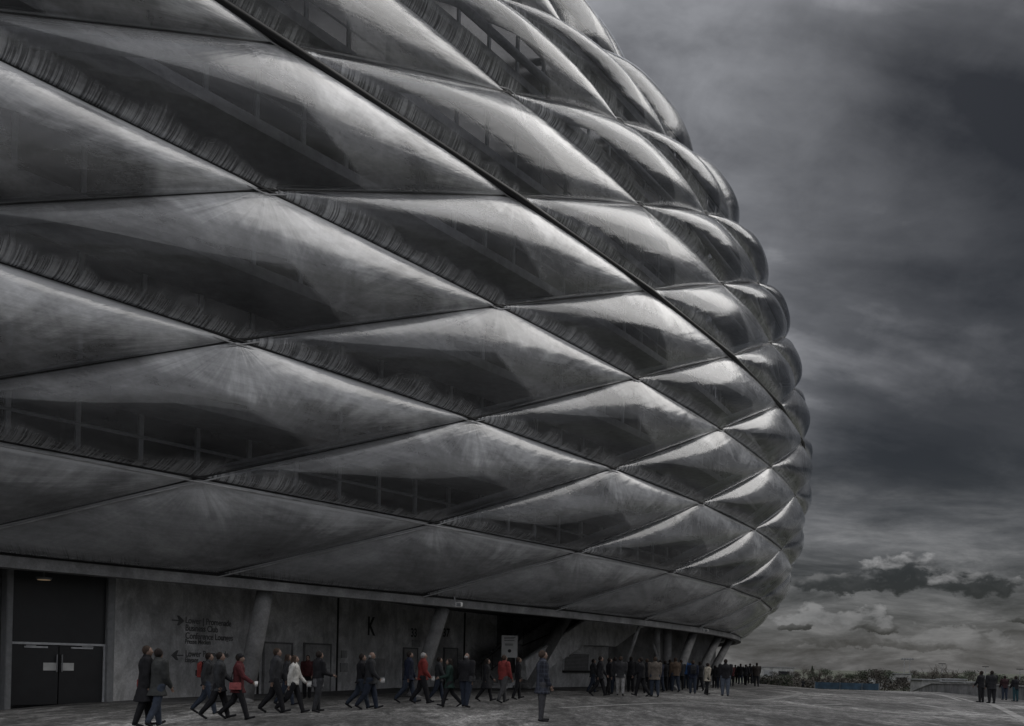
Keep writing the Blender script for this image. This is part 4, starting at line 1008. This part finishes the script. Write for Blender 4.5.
def leaf_cloud(vs, fs, ctr, rx, ry, rz, n, size, rg):
    for _ in range(n):
        while True:
            p = Vector((rg.uniform(-1, 1), rg.uniform(-1, 1), rg.uniform(-1, 1)))
            if .25 < p.length < 1 or (p.length < 1 and rg.random() < .3): break
        c = ctr + Vector((p.x * rx, p.y * ry, p.z * rz)); a = Vector((rg.uniform(-1, 1), rg.uniform(-1, 1), rg.uniform(-1, 1))).normalized() * size * rg.uniform(.6, 1.4)
        b = a.cross(Vector((rg.uniform(-1, 1), rg.uniform(-1, 1), rg.uniform(-1, 1)))).normalized() * a.length * .6
        k = len(vs); vs += [c - a, c + b, c + a, c - b]; fs.append((k, k + 1, k + 2, k + 3))
def make_tree(seed, h, kind, mat):
    rg = random.Random(seed); root = empty('tree'); bm = bmesh.new()
    tube(bm, (0, 0, -.5), (0, 0, h * .55), h * .028, h * .014, 8); tips = []
    for i in range(9 if kind != 'bare' else 16):
        a = rg.uniform(0, 2 * PI); z0 = h * rg.uniform(.25, .55); L = h * rg.uniform(.2, .42); el = rg.uniform(.5, 1.2)
        e = Vector((math.cos(a) * math.cos(el), math.sin(a) * math.cos(el), math.sin(el))) * L + Vector((0, 0, z0)); tube(bm, (0, 0, z0), e, h * .012, h * .004, 5); tips.append(e)
        for k in range(3 if kind == 'bare' else 1):
            e2 = e + Vector((rg.uniform(-1, 1), rg.uniform(-1, 1), rg.uniform(.2, 1.2))).normalized() * L * .5; tube(bm, e.lerp(Vector((0, 0, z0)), .3), e2, h * .005, h * .002, 4)
    obj('trunk', bm, MAT['bark'], root)
    vs, fs = [], []
    if kind == 'bare':
        for e in tips: leaf_cloud(vs, fs, e, h * .12, h * .12, h * .12, 26, h * .012, rg)
    elif kind == 'fir':
        for i in range(9):
            t = i / 8; leaf_cloud(vs, fs, Vector((0, 0, h * (.2 + .8 * t))), h * .2 * (1.05 - t), h * .2 * (1.05 - t), h * .07, 60, h * .03, rg)
    else:
        for e in tips: leaf_cloud(vs, fs, e, h * .2, h * .2, h * .16, 70, h * .026, rg)
        leaf_cloud(vs, fs, Vector((0, 0, h * .7)), h * .24, h * .24, h * .25, 160, h * .026, rg)
    pyobj('crown', vs, fs, mat, root); return root
protos = [make_tree(1, 7, 'round', MAT['leafa']), make_tree(2, 7, 'bare', MAT['leafb']), make_tree(3, 8, 'fir', MAT['leafa']), make_tree(4, 6.5, 'round', MAT['leafb'])]
kinds = ['rounded dark green tree', 'bare winter tree', 'pointed dark fir', 'rounded brownish tree']
used = set(); rg = random.Random(12); spots = []
for i in range(74):
    px = 772 + i * 4.3 + rg.uniform(-2, 2); D_ = rg.uniform(230, 470); spots.append((px, D_, rg.choice([0, 1, 1, 3, 3, 0, 3, 0] + [2] * (i % 9 == 0)), rg.uniform(.5, .85)))
spots += [(868, 240, 0, .95), (876.5, 235, 3, .98), (885, 240, 0, .9), (932, 220, 1, 1.0), (940, 225, 1, .95), (950, 230, 1, 1.05)]
words = ['left of the light mast', 'beyond the parapet']
for px, D_, k, sc in spots:
    p = at_depth(px, 668, D_); o = protos[k]
    if k in used:
        o = protos[k].copy(); C.objects.link(o)
        for ch in protos[k].children: c2 = ch.copy(); C.objects.link(c2); c2.parent = o
    used.add(k); s_ = sc * .72 * (D_ / 330 if D_ > 330 else 1)
    o.location = (p.x, p.y, ground_z(p.x, p.y)); o.scale = (s_ * 1.5, s_ * 1.5, s_); o.rotation_euler.z = rg.uniform(0, 6)
    tag(o, '%s in the distant tree line %s' % (kinds[k], words[px > 908]), 'tree', 'distant %ss %s' % (kinds[k], words[px > 908]))
vs, fs = [], []; rg2 = random.Random(31); D_ = 255
for i in range(330):
    px = 755 + i * .95 + rg2.uniform(-1, 1); D_ = rg2.uniform(215, 300); p = at_depth(px, 668, D_)
    leaf_cloud(vs, fs, Vector((p.x, p.y, ground_z(p.x, p.y) + .9)), 1.9, 1.6, rg2.uniform(.8, 1.6), 60, .22, rg2)
o = pyobj('scrub', vs, fs, MAT['leafb'], None); o['kind'] = 'stuff'
# hedges
def hedge(px0, px1, D_, h, lab, mat, n):
    a, b = at_depth(px0, 680, D_), at_depth(px1, 680, D_ * .985); root = empty('hedge', (a.x, a.y, ground_z(a.x, a.y))); tag(root, lab, 'hedge')
    vs, fs = [], []; rg_ = random.Random(5); L = (b - a).xy.length; u = Vector((b.x - a.x, b.y - a.y, 0)).normalized()
    bm = bmesh.new()
    for i in range(int(L / .9)):
        t = i * .9 / L; q = u * L * t; dzz = ground_z(a.x + q.x, a.y + q.y) - root.location.z
        hh = h * rg_.uniform(.8, 1.1); leaf_cloud(vs, fs, q + Vector((0, 0, hh * .5 + dzz)), .65, .5, hh * .52, n, .11, rg_)
        tube(bm, q + Vector((0, 0, dzz - .1)), q + Vector((.1, 0, dzz + hh * .6)), .03, .015, 5)
    pyobj('foliage', vs, fs, mat, root); obj('stem', bm, MAT['bark'], root)
hedge(764, 802, 131, 1.5, 'dark clipped hedge right of the distant crowd', MAT['leafa'], 110)
hedge(802, 905, 150, 1.6, 'brown scrubby hedge behind the blue barrier', MAT['leafb'], 90)
hedge(905, 1100, 172, 1.7, 'low dark hedge beyond the concrete parapet', MAT['leafa'], 90)
# low white sheds beyond the parapet
for (px, D_, w_, h_, lab) in ((774, 330, 11, 4.4, 'long white shed beyond the hedge, nearest the stadium'), (925, 150, 2.4, 2.9, 'small pale shed beyond the parapet, left of the longer one'), (940, 152, 5.0, 2.7, 'longer white shed beyond the parapet'), (951.5, 155, 2.6, 3.0, 'narrow white shed right of the longer one beyond the parapet'), (962, 160, 3.4, 2.6, 'grey shed beyond the parapet, nearest the four visitors'), (890, 260, 9, 3.4, 'distant grey shed left of the light mast')):
    p = at_depth(px, 672, D_); g = ground_z(p.x, p.y); r_ = empty('shed', (p.x, p.y, g), rg.uniform(-.2, .2)); tag(r_, lab, 'shed')
    bm = bmesh.new(); box(bm, (0, 0, h_ / 2 - .2), (w_, 3, h_ + .4)); obj('wall', bm, MAT['shedwall'], r_)
    bm = bmesh.new(); box(bm, (0, 0, h_ + .08), (w_ + .4, 3.4, .14)); obj('roof', bm, MAT['steel'], r_)
    bm = bmesh.new(); box(bm, (-w_ * .2, -1.52, h_ * .45), (w_ * .25, .05, h_ * .7)); obj('door', bm, MAT['steel'], r_)
    bm = bmesh.new(); box(bm, (w_ * .22, -1.52, h_ * .62), (w_ * .3, .05, h_ * .3)); obj('window', bm, MAT['inner'], r_)
# twin post light mast
for (px, lab) in ((907, 'thin twin floodlight mast above the tree line'),):
    p = at_depth(px, 668, 300); g = ground_z(p.x, p.y); r_ = empty('light_mast', (p.x, p.y, g)); tag(r_, lab, 'light mast')
    h_ = at_depth(px, 659.5, 300).z - g
    for s_ in (-.75, .75):
        bm = bmesh.new(); tube(bm, (s_, 0, -.2), (s_, 0, h_), .11, .08, 8); obj('pole', bm, MAT['steel'], r_)
    bm = bmesh.new(); box(bm, (0, 0, h_), (3.2, .4, .16))
    for k in range(5): box(bm, (-1.4 + k * .7, -.2, h_ + .2), (.42, .3, .3))
    obj('lamp_head', bm, MAT['steel'], r_)
for (px, top, D_, lab) in ((985.5, 667, 260, 'slender lamp post above the four visitors by the parapet'), (942, 664, 250, 'slender lamp post rising from the bare trees right of the mast'), (1020, 669.5, 250, 'slender lamp post at the right end of the tree line')):
    p = at_depth(px, 668, D_); g = ground_z(p.x, p.y); r_ = empty('lamp_post', (p.x, p.y, g)); tag(r_, lab, 'lamp post'); h_ = at_depth(px, top, D_).z - g
    bm = bmesh.new(); tube(bm, (0, 0, -.2), (0, 0, h_), .09, .06, 8); obj('pole', bm, MAT['steel'], r_)
    bm = bmesh.new(); box(bm, (0, 0, h_ + .06), (1.5, .3, .16), 0, .03); obj('lamp_head', bm, MAT['black'], r_)

# ------------------------------------------------------------------ sky and light
SUN_EL, SUN_AZ = R(46), R(68)      # azimuth clockwise from +y
w = bpy.data.worlds.new('World'); SC.world = w; w.use_nodes = True; nt = w.node_tree; L = nt.links.new
bg = nt.nodes['Background']; bg.inputs[1].default_value = .1
sky = nt.nodes.new('ShaderNodeTexSky'); sky.sky_type = 'NISHITA'; sky.sun_disc = False; sky.sun_elevation = SUN_EL; sky.sun_rotation = SUN_AZ
d = nt.nodes.new('ShaderNodeTexCoord').outputs['Generated']
sp = nt.nodes.new('ShaderNodeSeparateXYZ'); L(d, sp.inputs[0]); X, Y, Z = sp.outputs
zc = mathn(nt, 'MAXIMUM', Z, 0.)
den = mathn(nt, 'ADD', zc, .34)
cmb = nt.nodes.new('ShaderNodeCombineXYZ'); L(mathn(nt, 'DIVIDE', X, den), cmb.inputs[0]); L(mathn(nt, 'DIVIDE', Y, den), cmb.inputs[1])
upA = noise_n(nt, mapping(nt, cmb.outputs[0], (.75, 2.1, 1), (3.9, 1.2, 0), (0, 0, -.45)), 1.25, 7, .52, .5)
upB = noise_n(nt, mapping(nt, cmb.outputs[0], (1.5, 1.5, 1), (1.9, 6.2, 0), (0, 0, .3)), 6., 7, .62, .35)
upper = mathn(nt, 'ADD', mathn(nt, 'MULTIPLY', upA, .88), mathn(nt, 'MULTIPLY', upB, .12))
# direction-space coordinates ahead: a = x/y, t = z/y
Yp = mathn(nt, 'MAXIMUM', Y, .02); ca = mathn(nt, 'DIVIDE', X, Yp); ct = mathn(nt, 'DIVIDE', Z, Yp)
low = nt.nodes.new('ShaderNodeCombineXYZ'); L(mathn(nt, 'MULTIPLY', ca, 7.), low.inputs[0]); L(mathn(nt, 'MULTIPLY', ct, 30.), low.inputs[1])
lown = noise_n(nt, low.outputs[0], 1.0, 10, .66, .3)
puf = nt.nodes.new('ShaderNodeCombineXYZ'); L(mathn(nt, 'MULTIPLY', ca, 34.), puf.inputs[0]); L(mathn(nt, 'MULTIPLY', ct, 60.), puf.inputs[1])
pufn = noise_n(nt, puf.outputs[0], 1.0, 7, .58, .25)
cU = ramp(nt, upper, [(.38, (.16, .164, .174)), (.5, (.52, .53, .555)), (.60, (1.3, 1.31, 1.36))])
cL = ramp(nt, lown, [(.34, (.30, .30, .30)), (.5, (.85, .85, .85)), (.66, (1.7, 1.69, 1.67))])
fl_ = ramp(nt, ct, [(.0, 1.), (.13, .85), (.24, 0.)])
col = mixc(nt, fl_, cU, cL)
# the brighter part of the overcast stands behind the building, darker towards the right
gb = ramp(nt, ca, [(.20, 3.9), (.31, 2.2), (.44, 1.15), (.60, .85)])
up_f = ramp(nt, ct, [(.10, 0.), (.25, 1.)])
col = mixc(nt, mathn(nt, 'MULTIPLY', up_f, .9), col, gb, 'MULTIPLY')
wv1 = nt.nodes.new('ShaderNodeCombineXYZ'); L(mathn(nt, 'MULTIPLY', ca, 22.), wv1.inputs[0]); L(mathn(nt, 'MULTIPLY', ct, 30.), wv1.inputs[1]); wv1.inputs[2].default_value = 4.
w1 = noise_n(nt, wv1.outputs[0], 1., 4, .6); wv2 = mapping(nt, wv1.outputs[0], (1, 1, 1), (7, 3, 9)); w2 = noise_n(nt, wv2, 1.4, 5, .6)
caw = mathn(nt, 'ADD', ca, mathn(nt, 'MULTIPLY', mathn(nt, 'SUBTRACT', w1, .5), .075))
ctw = mathn(nt, 'ADD', ct, mathn(nt, 'MULTIPLY', mathn(nt, 'SUBTRACT', w2, .5), .034))
band_ = mathn(nt, 'ADD', ct, mathn(nt, 'ADD', mathn(nt, 'MULTIPLY', mathn(nt, 'SUBTRACT', w1, .5), .10), mathn(nt, 'MULTIPLY', mathn(nt, 'SUBTRACT', ca, .5), -.10)))
heavy = mathn(nt, 'MULTIPLY', ramp(nt, band_, [(.20, 0.), (.25, 1.), (.31, 1.), (.42, 0.)]), ramp(nt, ca, [(.34, 0.), (.50, .8)]))
col = mixc(nt, heavy, col, (.2, .202, .21))
def to_at(px, py): q = ray(px, py); return q.x / q.y, q.z / q.y
def cloud(col, px, py, rx, ry, top=4.2, bot=.45, k=2.1, dens=1.):
    top *= .62; bot *= .5
    a0, t0 = to_at(px, py); sa = rx / F_PX; stt = ry / F_PX
    da = mathn(nt, 'DIVIDE', mathn(nt, 'SUBTRACT', caw, a0), sa); dt = mathn(nt, 'DIVIDE', mathn(nt, 'SUBTRACT', ctw, t0), stt)
    dneg = mathn(nt, 'MULTIPLY', mathn(nt, 'MINIMUM', dt, 0.), 1.5)
    dd = mathn(nt, 'ADD', mathn(nt, 'MULTIPLY', da, da), mathn(nt, 'ADD', mathn(nt, 'MULTIPLY', dneg, dneg), mathn(nt, 'POWER', mathn(nt, 'MAXIMUM', dt, 0.), 2.)))
    f = mathn(nt, 'ADD', mathn(nt, 'SUBTRACT', 1., dd), mathn(nt, 'MULTIPLY', mathn(nt, 'SUBTRACT', pufn, .5), k))
    mask = ramp(nt, f, [(.20, 0.), (.40, dens * .6), (.62, dens)])
    sh = mathn(nt, 'ADD', mathn(nt, 'MULTIPLY', dt, .62), mathn(nt, 'ADD', mathn(nt, 'MULTIPLY', pufn, 1.7), -.62))
    cc = ramp(nt, sh, [(.10, (bot,) * 3), (.35, (bot * 1.6,) * 3), (.85, (top, top * .99, top * .98))])
    return mixc(nt, mask, col, cc)
col = cloud(col, 835, 622, 70, 18, 4.6, 2.6, 2.6, .5); col = cloud(col, 945, 640, 70, 14, 3.6, 2.2, 2.6, .4)
col = cloud(col, 838, 585, 62, 12, 1.7, .42); col = cloud(col, 903, 576, 58, 28, 3.8, .30); col = cloud(col, 975, 586, 56, 19, 2.8, .30)
col = cloud(col, 880, 630, 30, 7, 1.5, .5); col = cloud(col, 796, 628, 20, 6, 1.4, .5); col = cloud(col, 1022, 624, 18, 6, 1.2, .4); col = cloud(col, 880, 645, 110, 7, 1.6, .55, 2.0, .6)
over = ramp(nt, Z, [(.32, 1.), (.6, 1.7), (.95, 5.)])  # overhead sky out of view, raised to brighten upward-facing foil
col = mixc(nt, 1., col, over, 'MULTIPLY')
bk = ramp(nt, Y, [(.0, 1.), (.25, 0.)])
bk = mathn(nt, 'MULTIPLY_ADD', bk, ramp(nt, Z, [(.25, 3.0), (.5, 1.2)]), 1.)  # unseen sky behind the camera, brightened to light the wall
col = mixc(nt, 1., col, bk, 'MULTIPLY')
mixw = mixc(nt, .96, sky.outputs[0], mixc(nt, 1., col, (1.6, 1.6, 1.63), 'MULTIPLY'))
below = mathn(nt, 'GREATER_THAN', Z, -.01)
L(mixw, bg.inputs[0])
sun = bpy.data.lights.new('sun', 'SUN'); sun.energy = 1.6; sun.angle = R(50); sun.color = (1, .97, .93)
so = bpy.data.objects.new('sun', sun); C.objects.link(so)
sd_ = Vector((math.sin(SUN_AZ) * math.cos(SUN_EL), math.cos(SUN_AZ) * math.cos(SUN_EL), math.sin(SUN_EL)))
so.rotation_euler = sd_.to_track_quat('Z', 'Y').to_euler()
SC.view_settings.view_transform = 'Standard'; SC.view_settings.look = 'None'; SC.view_settings.exposure = -0.55; SC.view_settings.gamma = 1
SC.cycles.max_bounces = 6; SC.cycles.transparent_max_bounces = 8; SC.cycles.diffuse_bounces = 3; SC.cycles.glossy_bounces = 3
SC.cycles.use_denoising = True; SC.cycles.caustics_reflective = False; SC.cycles.caustics_refractive = False
